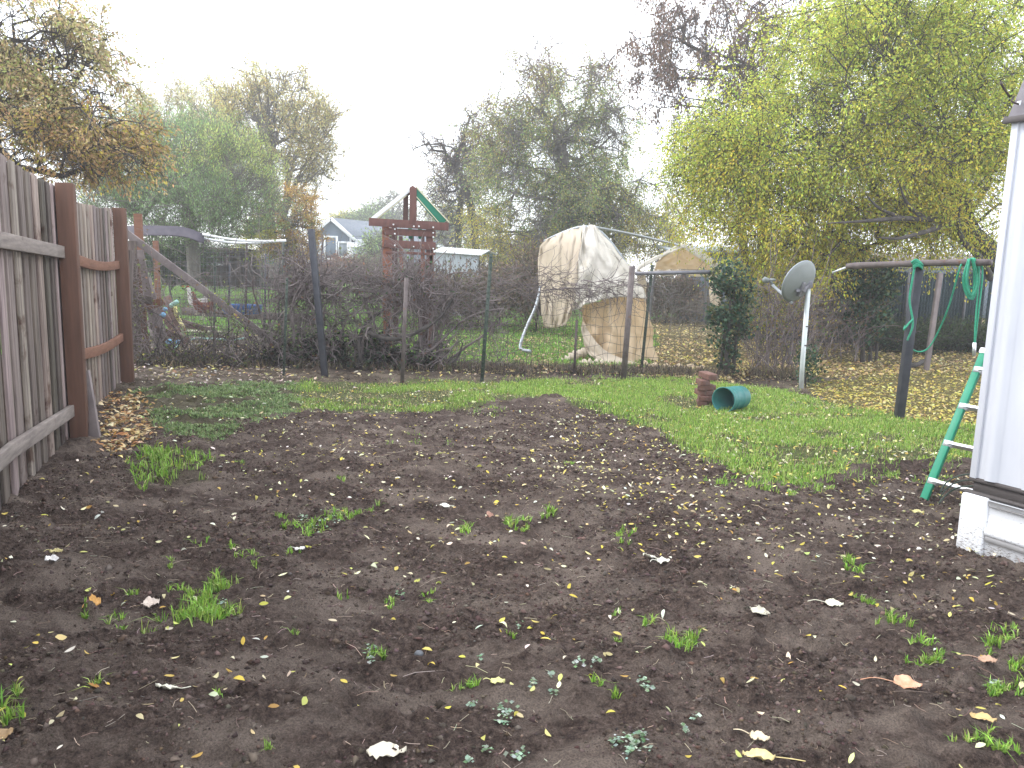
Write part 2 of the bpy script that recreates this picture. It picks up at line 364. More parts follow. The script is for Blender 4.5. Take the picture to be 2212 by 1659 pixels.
# near lawn
lawnP = sample(LAWN, 100000, pad=.3); lx, ly = proj(np.stack([lawnP[:, 0], lawnP[:, 1], 0*lawnP[:, 0]], 1))
thr = np.where(lx < 1080, .50, .40)+np.where((lx > 1500) & (ly > 960), .06, 0)+np.where((ly > 1385+(-lx*.27) ) & False, 0, 0)
lawnP = lawnP[fbm(lawnP[:, 0]*1.9+3, lawnP[:, 1]*2.6+8, 4)+rng.normal(0, .07, len(lawnP)) > thr]
joinb('lawn_grass', [blades(lawnP, .05, .0085, GREEN+[(.30,.36,.10)], .7), blades(sample(LAWN, 9000), .04, .006, [(.4,.34,.2),(.3,.25,.12)], 1.6),
                     blades(clumpy(sample(WEEDY, 26000), .45, 2.6), .035, .014, [(.15,.22,.08),(.2,.28,.11),(.10,.16,.06),(.24,.3,.14)], 1.1)],
      'grass', 'bright green grass strip growing between the dug soil and the wire fence', 'stuff', 'grass')
# neighbour's lawn
P = np.stack([rng.uniform(-26, 14, 300000), 12.6*np.exp(rng.uniform(0, 1.45, 300000))], 1)
px, py, lawn, weedy, patch, far, lit, run, carpet = soilmask(P[:, 0], P[:, 1])
P = P[~lit & ~run & ~carpet & (fbm(P[:, 0]*.8, P[:, 1]*.8, 3)+rng.normal(0, .06, len(P)) > .36)]
joinb('distant_lawn_grass', [blades(P, .07, .016, [(.13,.31,.04),(.18,.38,.05),(.24,.42,.09),(.13,.26,.05)])], 'grass', 'green lawn grass beyond the wire fence around the playset', 'stuff', 'grass')
# tufts in the soil: (x, y, radius px, count, height)
TU = [(400,1292,45,240,.06),(470,1262,35,330,.075),(455,1300,28,200,.06),(420,1352,60,650,.08),(480,1345,30,260,.075),(355,1010,70,900,.10),(330,990,40,300,.09),(430,1000,40,160,.06),
      (625,1132,25,120,.05),(680,1138,40,260,.055),(740,1118,35,220,.06),(795,1108,20,80,.05),(180,1318,22,60,.05),(255,1335,24,60,.06),(265,1362,14,40,.04),(290,1285,16,50,.05),
      (380,1228,18,60,.05),(545,1210,30,90,.045),(640,1200,10,30,.05),(1010,1150,30,110,.05),(1115,1135,22,130,.06),(1130,1150,15,60,.05),(1190,1128,14,110,.07),(1350,1170,25,120,.05),(1350,1200,14,60,.05),
      (1015,1480,25,60,.055),(985,1492,16,40,.045),(800,1412,26,90,.06),(740,1290,14,40,.06),(640,1385,10,30,.04),(930,1290,18,60,.045),(845,1300,22,70,.04),(1110,1362,14,35,.045),(1290,1495,20,50,.05),(1320,1520,18,50,.05),
      (1455,1395,45,260,.055),(1490,1385,20,90,.06),(1405,1350,20,70,.05),(1330,1325,12,40,.05),(1340,1385,14,40,.04),(2010,1432,30,260,.05),(1990,1395,25,140,.05),(1940,1345,30,200,.05),(1870,1300,25,130,.05),(1840,1240,20,120,.055),(1830,1230,15,90,.06),
      (2150,1390,35,300,.05),(2165,1492,40,280,.05),(2115,1610,40,160,.05),(2155,1640,26,120,.05),(2200,1440,30,120,.05),(20,1575,35,110,.08),(205,1505,20,45,.05),(40,1545,12,30,.06),(575,1635,14,36,.05),(470,1520,12,30,.05),
      (520,1000,14,60,.05),(900,950,60,120,.04),(740,1055,12,60,.05),(1560,1045,30,200,.06),(1640,1050,40,360,.06),(1760,1045,50,380,.055),(1900,1020,70,420,.055),(2040,1015,50,260,.05),(1700,1075,25,60,.05),(1500,900,40,100,.05),
      (1100,1120,16,50,.05),(440,1195,14,40,.05),(500,1195,14,40,.05),(1230,1010,16,60,.05),(1040,880,60,300,.05)]
parts = []
for x, y, r, c, h in TU:
    cl = rng.normal(0, .55, (max(3, c//16), 2)); a = cl[rng.integers(0, len(cl), c)]+rng.normal(0, .11, (c, 2)); P = np.array([G(x+r*u, y+r*.42*v)[:2] for u, v in a]); parts.append(blades(P[:max(8, int(len(P)*(.62 if y > 1150 else .7)))], h*.82, .0058 if y > 1150 else .0075, GREEN+[(.22,.42,.06)], .75))
joinb('grass_tufts', parts, 'grass', 'scattered green grass tufts sprouting from the dark soil', 'stuff', 'grass')
# small scalloped weeds
WD = [(1090,1540,26),(1380,1635,34),(1370,1625,30),(1050,1640,14),(1120,1645,22),(1195,1500,14),(1290,1440,16),(865,1285,14),(800,1395,16),(690,1135,30),(660,1120,20),(1390,1480,20),(1400,1500,14),(1020,1535,12),(1090,1565,18),
      (1480,1590,12),(1500,1560,10),(1250,1435,16),(480,1300,14),(1190,1465,10),(800,1430,12),(1010,1655,10),(1330,1640,16),(1150,1490,10),(1040,1420,9),(1120,1345,9),(720,1130,20),(2150,1480,14),(1360,1655,20)]
VV, FF, CC = [], [], []; nv = 0
for x, y, r in WD:
    for k in range(int(r*1.0)):
        g = G(x+rng.normal(0, r*.45), y+rng.normal(0, r*.25)); rr = rng.uniform(.003, .0085); hh = rng.uniform(.004, .02)
        c0 = np.array([g[0], g[1], gz(g[0], g[1])+hh]); tl = rng.normal(0, .25, 2); th = np.arange(8)*math.pi/4; q = rr*(1+.18*np.cos(4*th))
        ring = c0+np.stack([q*np.cos(th), q*np.sin(th), q*(np.cos(th)*tl[0]+np.sin(th)*tl[1])+.002], 1)
        VV.append(np.concatenate([[c0], ring])); FF.append(np.array([(nv, nv+1+i, nv+1+(i+1) % 8) for i in range(8)])); nv += 9
        CC.append(np.repeat(palette([(.22,.30,.22),(.13,.21,.11),(.33,.40,.32)], 1), 9, 0))
o = npmesh('seedlings', np.concatenate(VV), np.concatenate(FF), 'grass', None, (0, 0, 0), np.concatenate(CC)); tag(o, 'tiny pale round leaved weeds dotted over the foreground soil', 'weeds', None, 'stuff')

# soil crumbs and clods
def clods(P, r):
    n = len(P); B = xyz(P); oct_ = np.array([(1,0,0),(-1,0,0),(0,1,0),(0,-1,0),(0,0,1),(0,0,-1)], float)
    V = B[:, None]+(oct_[None]*(1+rng.normal(0, .28, (n, 6, 1)))+rng.normal(0, .2, (n, 6, 3)))*r[:, None, None]*np.array([1, 1, .7])
    f = np.array([(0,2,4),(2,1,4),(1,3,4),(3,0,4),(2,0,5),(1,2,5),(3,1,5),(0,3,5)]); i = np.arange(n)[:, None, None]*6
    return V.reshape(-1, 3), (f[None]+i).reshape(-1, 3), np.repeat(palette([(.062,.043,.035),(.042,.029,.024),(.10,.072,.06)], n), 6, 0)
DIRT = [(-300,1100),(0,1080),(230,960),(560,905),(1000,880),(1300,895),(1500,985),(1700,1050),(2080,1000),(2500,1150),(2500,1760),(-300,1760)]
P = sample(DIRT, 120000); P = P[fbm(P[:, 0]*2.1+9, P[:, 1]*2.6, 3)+rng.normal(0, .1, len(P)) > .46]
r = rng.gamma(1.6, .0026, len(P))+.002
v, f, c = clods(P, np.minimum(r, .022)); o = npmesh('soil_crumbs', v, f, leafmat('crumb', 0, .95), None, (0, 0, 0), c, True); tag(o, 'loose dark crumbs and clods of freshly dug soil', 'soil', None, 'stuff')

# small fallen leaves and straw
def cleaf(P, L, cols, asp=.42, lift=.006):
    """curled leaf of 10 vertices lying on the ground"""
    n = len(P); B = xyz(P); th = rng.uniform(0, 2*math.pi, n); a = np.stack([np.cos(th), np.sin(th), rng.normal(0, .28, n)], 1); b = np.stack([-np.sin(th), np.cos(th), rng.normal(0, .4, n)], 1)
    up = np.cross(a, b); up /= np.linalg.norm(up, axis=1)[:, None]; up *= np.sign(up[:, 2:3]); L = L[:, None]
    cu = rng.normal(0, .28, n)[:, None]; fo = rng.uniform(.0, .5, n)[:, None]; V = []
    for t, w in ((-.5, .06), (-.22, .9), (.08, 1), (.33, .6), (.5, .02)):
        bend = up*cu*L*(t*t*2-.3)
        for s_ in (-1, 1): V.append(B+a*L*t+b*s_*w*L*asp/2+up*fo*w*L*asp*.5+bend+np.array([0, 0, 1])*(lift+L*.12))
    V = np.stack(V, 1).reshape(-1, 3); i = np.arange(n)[:, None]*10
    Fq = np.concatenate([np.stack([i[:, 0]+2*k, i[:, 0]+2*k+1, i[:, 0]+2*k+3, i[:, 0]+2*k+2], 1) for k in range(4)])
    return V, Fq, np.repeat(cols, 10, 0)
YEL = [(.55,.44,.07),(.42,.38,.06),(.62,.56,.24),(.70,.66,.42),(.38,.24,.06),(.50,.5,.14)]
PALE = [(.62,.58,.42),(.52,.49,.28),(.48,.40,.1),(.66,.63,.52),(.36,.30,.16)]
def dl(poly, n, L, pal, w=None, asp=.42):
    P = sample(poly, n); return cleaf(P, L*rng.uniform(.5, 1.35, n), palette(pal, n, .15, w), asp)
def dlp(poly, n, L, pal, asp=.5):
    c = np.array(poly); out = []
    while sum(map(len, out)) < n:
        q = rng.uniform(c.min(0), c.max(0), (n*2, 2)); out.append(q[inpoly(q[:, 0], q[:, 1], poly)])
    q = np.concatenate(out)[:n]; P = np.array([G(a+rng.normal(0, 12), b+rng.normal(0, 3))[:2] for a, b in q]); return cleaf(P, L*rng.uniform(.5, 1.35, n), palette(pal, n, .15), asp)
SOILR = [(1250,880),(1450,930),(1650,1050),(2070,1020),(2500,1180),(2500,1420),(1900,1300),(1500,1200),(1200,1080),(1150,960)]
SOILC = [(560,905),(1100,870),(1300,895),(1500,1000),(1500,1250),(900,1180),(500,1050)]
joinb('fallen_leaves', [dl(DIRT, 1100, .034, YEL+PALE), dl(SOILR, 1400, .030, YEL+PALE+PALE), dl(SOILC, 800, .028, PALE+YEL[:3]), dl(LAWN, 1500, .036, YEL+PALE),
      dlp(CARPET, 5200, .045, [(.46,.38,.09),(.36,.32,.08),(.5,.45,.2),(.28,.2,.08),(.42,.36,.07)], .5), dl(TAN, 900, .055, [(.35,.2,.07),(.5,.36,.18),(.28,.15,.06),(.6,.5,.3)]),
      dl(WEEDY, 260, .04, PALE), dlp(LITTER, 17000, .06, [(.46,.36,.16),(.34,.24,.12),(.55,.46,.12),(.6,.5,.28),(.24,.16,.09)], .55), dlp([(1180,640),(1420,640),(1430,800),(1100,810),(1130,690)], 2600, .06, [(.46,.36,.18),(.34,.22,.12),(.5,.44,.25)], .55), dlp([(330,735),(1100,700),(1100,815),(330,815)], 1300, .06, [(.5,.44,.32),(.34,.22,.12),(.5,.44,.15)], .55), dlp(LAWN, 900, .036, YEL+PALE), dlp([(1600,830),(1740,830),(1850,900),(1560,960),(1480,930)], 420, .04, PALE+YEL),
      dl([(1000,700),(1400,700),(1400,815),(1000,820),(950,760)], 2600, .055, [(.42,.32,.13),(.30,.2,.09),(.45,.36,.2)], None, .55), dl(RUN, 1700, .05, [(.4,.34,.3),(.22,.17,.14),(.5,.44,.4),(.3,.27,.1)], None, .5),
      dl([(270,806),(1540,810),(1730,812),(1740,840),(1100,830),(270,832)], 900, .045, [(.10,.07,.055),(.14,.10,.07),(.07,.05,.04),(.22,.19,.10)], None, .5)],
      'fallen', 'small yellow and pale leaves fallen over soil and grass', 'stuff', 'leaves')
P = sample(DIRT, 2600); n = len(P); B = xyz(P)+np.array([0, 0, .006]); d = rdir(n)*np.array([1, 1, .25]); L = rng.gamma(2, .009, n)[:, None]+.006
PL = np.stack([B-d*L, B+rdir(n)*L*.2, B+d*L], 1); v, f = many_tubes(PL, np.full((n, 3), .0011), 3)
o = npmesh('straw_bits', v, f, 'fallen', None, (0, 0, 0), np.repeat(palette([(.4,.33,.26),(.25,.18,.14),(.5,.42,.32)], n), 9, 0)); tag(o, 'fine dry straw and root bits in the soil', 'straw', None, 'stuff')

# large single leaves
def bigleaf(x, y, L, ang, col, label, asp=.62, tilt=0., curl=.25, stem=.6, col2=None, lift=.012):
    L *= .86; p = onG(x, y, lift); m, n, b, o_ = nt('large_leaf'); tc = n.nodes.new('ShaderNodeTexCoord')
    t = noise(n, tc.outputs['Object'], 40, 5, .6); col2 = col2 or tuple(k*.72 for k in col); rr = ramp(n, [(.4, col), (.68, col2)]); n.links.new(t.outputs[0], rr.inputs[0])
    n.links.new(rr.outputs[0], b.inputs['Base Color']); b.inputs['Roughness'].default_value = .55; bump(n, b, t.outputs[0], .2, .002)
    e = thing('fallen_leaf', p, label, 'leaf'); ca, sa = math.cos(ang), math.sin(ang); a = np.array([ca, sa, 0]); bb = np.array([-sa, ca, 0]); up = np.array([0, 0, 1.])
    NU, NV = 13, 7; V = []; 
    for i in range(NU):
        t_ = i/(NU-1); w = asp*L*.5*(math.sin(math.pi*t_**.72))**.8*(1.02 if 0 < i < NU-1 else 0)+.0005
        for j in range(NV):
            s_ = j/(NV-1)*2-1; wv = .004*math.sin(9*t_+3*s_)+.003*rng.normal()
            q = a*(t_-.5)*L+bb*s_*w+up*(abs(s_)**1.5*w*.35+curl*L*(t_-.5)**2+wv)
            if tilt: q = q*1.0+up*(q@bb)*tilt
            V.append(p+q)
    V = np.array(V); V[:, 2] -= min(0, 0); i = np.arange(NU*NV).reshape(NU, NV)
    F_ = np.stack([i[:-1, :-1], i[:-1, 1:], i[1:, 1:], i[1:, :-1]], -1).reshape(-1, 4)
    bl = npmesh('blade', V, F_, m, e, smooth=True); so = bl.modifiers.new('s', 'SOLIDIFY'); so.thickness = .0015
    if stem:
        mb = MB(); s0 = p-a*L*.5+up*curl*L*.25; mb.tube(curve([s0+a*.01, s0-a*L*stem*.5+up*.006+bb*.01, s0-a*L*stem+bb*L*.12*rng.choice([-1, 1])+up*.004], 7), .0018, 5); mb.build('stalk', m, e)
CR = (.72,.68,.52)
bigleaf(957,1099,.105,3.3,(.78,.76,.66),'round white leaf lying behind the centre of the dug soil',.8,stem=.3)
bigleaf(1060,1117,.075,1.2,(.38,.2,.14),'small pinkish brown leaf propped upright beside grass tufts',.7,.8,stem=.5)
bigleaf(1402,1222,.095,2.4,(.76,.74,.6),'left of two cream leaves touching on the soil',.75,.4,stem=.2)
bigleaf(1432,1234,.085,.3,(.78,.76,.64),'right of two cream leaves touching, with stalk hanging down',.6,.2,stem=.6)
bigleaf(1802,1308,.095,-.15,(.74,.72,.55),'pale cream leaf with long stalk pointing up left',.62,.2,stem=1.0)
bigleaf(1640,1358,.095,-.5,(.5,.48,.38),'dull greyish cream leaf lying flat with ragged edge',.7,.1,stem=.1)
bigleaf(1958,1506,.115,-.15,(.52,.25,.14),'wide orange brown leaf with long pale stalk',.75,.1,stem=1.2,col2=(.6,.36,.24))
bigleaf(2122,1565,.095,-.35,(.60,.42,.18),'narrow yellow tan leaf with straight stalk near the right corner',.42,.2,stem=.9)
bigleaf(2132,1441,.085,-.1,(.48,.30,.2),'tan pink leaf with thin stalk between grass patches',.42,.3,stem=.8)
bigleaf(1640,1601,.075,-.3,(.74,.62,.42),'cream leaf with curved stalk above the large yellow leaf',.5,.3,stem=.8)
bigleaf(1638,1643,.115,3.0,(.72,.58,.26),'large yellow heart shaped leaf cut by the bottom edge',.7,.2,stem=.9)
bigleaf(362,1523,.10,2.95,(.80,.78,.64),'long cream curled leaf in the lower left soil',.28,.3,stem=.5)
bigleaf(113,1221,.078,.1,(.78,.76,.74),'crumpled white leaf near the left edge under a yellow one',.7,.2,stem=0)
bigleaf(122,1202,.07,.3,(.55,.48,.22),'small yellowish leaf just above the crumpled white one',.4,.3,stem=.4)
bigleaf(652,1187,.09,.2,(.80,.78,.74),'long narrow white leaf beside a small grass tuft',.32,.2,stem=.4)
bigleaf(328,1306,.085,.9,(.56,.47,.4),'pinkish grey fan shaped leaf between green tufts',.8,.3,stem=.1)
bigleaf(207,1310,.065,1.3,(.50,.26,.06),'small orange leaf standing on edge in grass blades',.7,.9,stem=.9)
bigleaf(835,1656,.14,.15,(.74,.68,.54),'cream leaf tip cut off by the bottom edge near centre',.5,.1,stem=0)
bigleaf(2,1632,.10,1.2,(.34,.22,.1),'brown leaf at the left edge beside dark green blades',.6,.2,stem=0)
bigleaf(2108,1192,.10,-.1,(.45,.24,.06),'broad orange brown leaf tucked under the white skirting corner',.45,.1,stem=0,lift=.03)
bigleaf(1983,1112,.085,-.2,(.58,.52,.22),'pale olive yellow leaf lying near the ladder foot',.55,.2,stem=.2)
bigleaf(1075,1485,.062,.1,(.66,.64,.26),'pale lime leaf beside a grass tuft in the foreground',.5,.2,stem=.5)
# pebble
p = onG(905,1415,.006); mb = MB(); th = np.arange(12)*math.pi/6
rings = [np.stack([r*np.cos(th)*1.2, r*np.sin(th), np.full(12, z)], 1)*.016+p for r, z in ((.3,-.6),(.9,-.3),(1,.1),(.75,.55),(.3,.78))]
V = np.concatenate(rings); mb.add(V, [(i*12+j, i*12+(j+1) % 12, (i+1)*12+(j+1) % 12, (i+1)*12+j) for i in range(4) for j in range(12)]+[tuple(48+j for j in range(12))])
tag(mb.build('pebble', 'stone', None, p, smooth=True), 'small smooth dark grey pebble on the foreground soil', 'stone')
# ------------------------------------------------------------------ left wooden fence
g0 = G(0, 1092); g1 = G(152, 948); g2 = G(252, 826)
dirF = (g2-g0)[:2]; dirF /= np.linalg.norm(dirF); dirF = np.array([*dirF, 0]); norF = np.array([dirF[1], -dirF[0], 0])   # towards the yard
def fl(t, off=0, z=0): return g1+dirF*t+norF*off+np.array([0, 0, z])
T2 = float((g2-g1)@dirF)
fe = thing('wooden_fence', fl(0), 'tall weathered board fence with reddish posts along the left side', 'fence')
h0 = ZH(fl(-2.4), 352) ; hA = ZH(g1, 400); hB = ZH(g1, 420); hC = ZH(g2, 452)
print('FENCE', g0, g1, g2, T2, h0, hA, hB, hC)
BW = .125
def boards(ta, tb, za, zb):
    mb = MB(); t = ta; k = 0
    while t < tb-.02:
        f = (t-ta)/(tb-ta); z = za+(zb-za)*f+rng.normal(0, .012); off = -.02-.022*(k % 2)+rng.normal(0, .002); w = BW*rng.uniform(.82, 1.05); ov = .2*w if k % 2 else .02*w
        tone = rng.choice([.45, .72, 1, 1.2, 1.45], p=[.16, .22, .26, .22, .14])*np.array([1, rng.uniform(.88, 1.0), rng.uniform(.82, .98)])
        b0 = fl(t-ov, off, -.05); a = dirF*(w+2*ov); n_ = norF*.018; up = np.array([0, 0, z+.05+rng.normal(0, .006)]); up2 = np.array([0, 0, z+.05+rng.normal(0, .006)])
        mb.hexa([b0, b0+a, b0+a+n_, b0+n_, b0+up, b0+a+up2, b0+a+n_+up2, b0+n_+up], tone); t += w*rng.uniform(.9, 1.0); k += 1
    return mb
boards(-6.5, -.02, hA+(hA-1.75)*.2, hA).build('board_panel', 'board', fe, bevel=.002, col=True)
boards(.02, T2, hB-.04, hC).build('board_panel', 'board', fe, bevel=.002, col=True)
def post(p, h, w, m, name='post', parent=None, lean=(0, 0)):
    mb = MB(); mb.beam(p-np.array([0, 0, .1]), p+np.array([lean[0], lean[1], h]), w, w, up=norF); return mb.build(name, m, parent, bevel=.006)
post(fl(0, .075), hA+.02, .135, 'post_red', parent=fe); post(fl(T2, .075), hC+.02, .15, 'post_red', parent=fe); post(fl(-3.6, .075), hA+.05, .1, 'post_red', parent=fe); post(fl(-5.2, .075), hA+.05, .1, 'post_red', parent=fe)
def rail(ta, tb, ya0, ya1, xa, xb, m):
    mb = MB(); pa = fl(ta, .03); pb = fl(tb, .03); za = ZH(pa, ya0); zb = ZH(pb, ya1)
    pa[2] = za; pb[2] = zb; P = lin(pa, pb, 8)
    for i in range(7): mb.beam(P[i], P[i+1], .04, .095)
    return mb.build('rail', m, fe)
def tof(px):                                   # fence parameter seen at column px (mid height)
    best = min(np.linspace(-4.5, 6, 2000), key=lambda t: abs(proj(fl(t, .03, 1.2))[0]-px) if fl(t)[1] > .5 else 1e9); return best
ta0 = tof(2); tb0 = tof(148)
for y0, y1 in ((517, 546), (972, 880)):
    pa = fl(ta0, .045); pb = fl(tb0, .045); za = ZH(pa, y0); zb = ZH(pb, y1); s_ = (zb-za)/(tb0-ta0)
    mb = MB(); A = fl(-6.4, .03, za+s_*(-6.4-ta0)*.3); mb.beam(fl(ta0, .035, za), fl(-.02+.0, .035, zb), .04, .10, tone=1); mb.beam(fl(-6.4, .035, za), fl(ta0, .035, za), .04, .10)
    mb.build('rail', 'rail_grey', fe, bevel=.004)
for y0, y1 in ((552, 572), (768, 728)):
    pa = fl(.07, .035); pb = fl(T2-.05, .035); mb = MB(); P = lin(fl(.07, .035, ZH(pa, y0)), fl(T2-.05, .035, ZH(pb, y1)), 7)
    for i in range(7): P[i, 2] -= .05*math.sin(math.pi*i/6)
    mb.strip(P, .04, .10); mb.build('rail', 'rail_red', fe, bevel=.004)
# broken plank stuck in the ground beside the first post
a = onG(207, 948, -.05); b = D(182, 803, a[1]+.25); mb = MB(); mb.beam(a, b, .10, .03, up=(0, 1, 0)); tag(mb.build('plank', 'greyboard', None, a, bevel=.004), 'grey broken plank leaning against the near fence post', 'plank')
# open fence further along: posts without boards
fo = thing('fence_frame', fl(T2+1.2), 'bare reddish fence posts left standing past the corner post', 'fence')
for px, top, Y, w in ((309, 462, 13.4, .13), (344, 520, 17.0, .12)):
    p = D(px, 700, Y); p[2] = 0; mb = MB(); mb.beam(p, [p[0], p[1], ZH(p, top)], w, w, up=norF); mb.build('post', 'rail_red', fo, bevel=.006)
for y0, z in ((655, 0), (770, 0)):
    p = D(262, y0, 12.6); q = D(306, y0-8, 13.4); mb = MB(); mb.beam(p, q, .03, .09); mb.build('rail', 'post_red' if y0 > 700 else 'rail_grey', fo)
# pile of fallen fence boards
pl = [((300,540),(345,765),12.9,13.2,'greyboard'),((285,520),(300,800),12.5,12.6,'wood_dark'),((318,600),(362,790),13.4,13.3,'greyboard'),((330,700),(375,800),13.0,13.1,'wood_dark'),((322,690),(352,802),13.2,12.9,'greyboard'),
      ((345,668),(398,745),13.6,13.5,'gap'),((352,715),(408,738),13.4,13.5,'gap'),((318,662),(353,650),12.9,12.9,'rail_red'),((398,700),(452,712),13.9,14.6,'gap'),((370,690),(420,705),14.2,14,'gap'),((276,640),(330,650),12.6,12.8,'wood_dark'),
      ((290,560),(318,790),12.8,12.8,'post_red'),((360,640),(385,720),13.8,13.6,'gap'),((272,560),(283,810),12.3,12.3,'wood_dark')]
for i, (a, b, ya, yb, m) in enumerate(pl):
    A = D(*a, ya); B = D(*b, yb); B[2] = max(B[2], .03); mb = MB(); mb.beam(A, B, .14, .024, up=(0, 1, .3)); o = mb.build('fallen_board', m, None, B, bevel=.003)
    tag(o, ['tall grey board leaning right against the collapsed pile', 'dark board standing beside the corner fence post', 'grey leaning board in the middle of the collapsed pile', 'dark short board low in the collapsed pile', 'narrow grey board low beside the ivy covered corner',
            'red brown board tipped right at the top of the lumber pile', 'red brown board lying flat near the blue rubbish', 'short orange board lying level over the pile', 'long red brown board reaching right toward the hens', 'red brown board behind the long one',
            'dark crosspiece nailed low across the leaning boards', 'reddish upright board next to the bare fence post', 'red brown board falling behind the pile', 'dark thin board against the last fence post'][i], 'board', 'fallen fence boards in the pile')
mb = MB(); mb.box(D(306,627,13.15), (.10,.05,.17)); tag(mb.build('panel_offcut', 'whitedull', None, D(306,637,13.15), bevel=.004), 'small white panel offcut between the bare fence posts', 'panel')
# diagonal beam
A = D(268, 500, 12.5); B = D(585, 735, 12.9); mb = MB(); mb.beam(A, B, .12, .045, up=(0, 1, 0)); tag(mb.build('timber_beam', 'greyboard', None, B, bevel=.004), 'long grey timber slanting down from the fence corner into the vines', 'beam')
# low timber edging
A = G(505, 684, .5); 
mb = MB(); mb.beam(D(395,672,17), D(700,690,17), .12, .16); tag(mb.build('timber_edging', 'wood_dark', None, D(395,680,17)), 'dark timber edging board behind the hens and blue tub', 'edging')
# aviary roof: dark sheet, pale pipes, netting
av = thing('chicken_run', onG(450, 760), 'netted chicken run with dark roof sheet and two pale top pipes', 'chicken run')
mb = MB(); c1 = curve([D(272,488,14.2), D(330,487,14.2), D(395,490,14.2), D(440,505,14.2)], 12); c2 = curve([D(272,505,16), D(330,500,16), D(395,503,16), D(440,510,16)], 12)
V = np.concatenate([c1, c2, c1-[0,0,.17], c2-[0,0,.03]]); k = 12
mb.add(V, [(i, i+1, k+i+1, k+i) for i in range(k-1)]+[(2*k+i, i, i+1, 2*k+i+1)[::-1] for i in range(k-1)]+[(3*k+i, 2*k+i, 2*k+i+1, 3*k+i+1) for i in range(k-1)]); mb.build('roof_sheet', 'redtarp', av, solid=.02)
for a in ([(438,506),(500,517),(560,521),(618,520)], [(438,515),(500,524),(560,524),(618,519)]):
    mb = MB(); mb.tube(curve([D(x, y, 14.2+(.5 if a[0][1] > 510 else 0)) for x, y in a], 14), .024, 6); mb.build('top_pipe', 'white', av)
for px, ya, yb, m in ((496,565,700,'steelblue'),(533,525,700,'wire'),(574,548,700,'steelblue'),(612,520,690,'tgreen'),(604,560,690,'tgreen'),(465,560,690,'tgreen')):
    mb = MB(); mb.tube([D(px, ya, 14.6), D(px-3, yb+60, 14.6)], .02, 6); mb.build('stake', m, av)
PLs = []; 
for i in range(46):
    f = i/45; x = 300+f*315; PLs.append([D(x, 512+8*math.sin(f*3)+(f*6), 14.4), D(x+rng.normal(0,2), 620, 14.4), D(x+rng.normal(0,2), 745, 14.4)])
for i in range(22):
    y = 520+i*10.5; PLs.append([D(300, y, 14.4), D(455, y+4+rng.normal(0,1), 14.4), D(612, y, 14.4)])
v, f = many_tubes(np.array(PLs), np.full((len(PLs), 3), .0028), 3); npmesh('netting', v, f, 'pipe', av)
# rubbish: blue balls, yellow hose, boards on ground, hose
def ball(px, py, Y, r, m, label, cat='ball'):
    c = D(px, py, Y); mb = MB(); th = np.arange(12)*math.pi/6
    V = np.concatenate([np.stack([np.cos(th)*math.cos(a)*r, np.sin(th)*math.cos(a)*r, np.full(12, math.sin(a)*r*.92)], 1)+c for a in np.linspace(-1.5, 1.5, 8)])
    mb.add(V, [(i*12+j, i*12+(j+1) % 12, (i+1)*12+(j+1) % 12, (i+1)*12+j) for i in range(7) for j in range(12)]); o = mb.build('ball', m, None, c-[0,0,r], smooth=True); tag(o, label, cat, 'blue balls in the rubbish pile')
MT['lblue'] = simple('light_blue', (.14,.32,.5), (.2,.4,.6), 4, .5)
ball(352,680,13.1,.05,'lblue','upper blue ball among the fallen boards'); ball(365,738,12.9,.055,'lblue','lower left blue ball among the fallen boards'); ball(383,739,13,.05,'lblue','lower right blue ball beside its twin'); ball(357,668,13.4,.04,'lblue','small blue ball highest in the lumber pile')
MT['yhose'] = simple('yellow_plastic', (.6,.55,.2), (.7,.65,.3), 4, .5)
mb = MB(); mb.tube(curve([D(378,662,13.6), D(381,680,13.6), D(388,693,13.6), D(396,706,13.5)], 10), .035, 8); tag(mb.build('yellow_tube', 'yhose', None, D(388,700,13.6)), 'pale yellow bent plastic tube in the lumber pile', 'tube')
mb = MB(); mb.tube(curve([D(368,662,13.7), D(375,656,13.7), D(384,651,13.7)], 6), .04, 8); tag(mb.build('plastic_bottle', 'hose', None, D(375,660,13.7), smooth=True), 'pale green plastic bottle on top of the lumber pile', 'bottle')
def gline(L, Z=.03): return [onG(x, y, Z) for x, y in L]
mb = MB(); mb.tube(curve(gline([(347,770),(372,760),(395,744),(420,736),(445,736),(500,738),(530,734)]), 30), .018, 6); tag(mb.build('garden_hose', 'hose', None, onG(400,744)), 'pale green hose lying curved on the ground in the chicken run', 'hose')
mb = MB(); mb.tube(curve(gline([(585,700),(598,693),(603,689)]), 8), .02, 6); tag(mb.build('pipe_piece', 'hose', None, onG(595,694)), 'short pale green pipe lying behind the vines', 'pipe')
for i, (x, y, L, w, rz, lb) in enumerate([(415,722,.7,.16,.15,'pale plank lying flat beside the lumber pile'),(440,716,.6,.12,-.1,'pale plank lying farther back in the run'),(455,724,.5,.14,.3,'short pale plank near the hose end'),(405,735,.5,.1,.0,'grey plank nearest the hose')]):
    p = onG(x, y, .04); mb = MB(); mb.box(p, (L, w, .025), rz); tag(mb.build('loose_plank', 'rail_grey' if i == 3 else 'cream', None, p, bevel=.003), lb, 'plank', 'planks on the ground in the run')
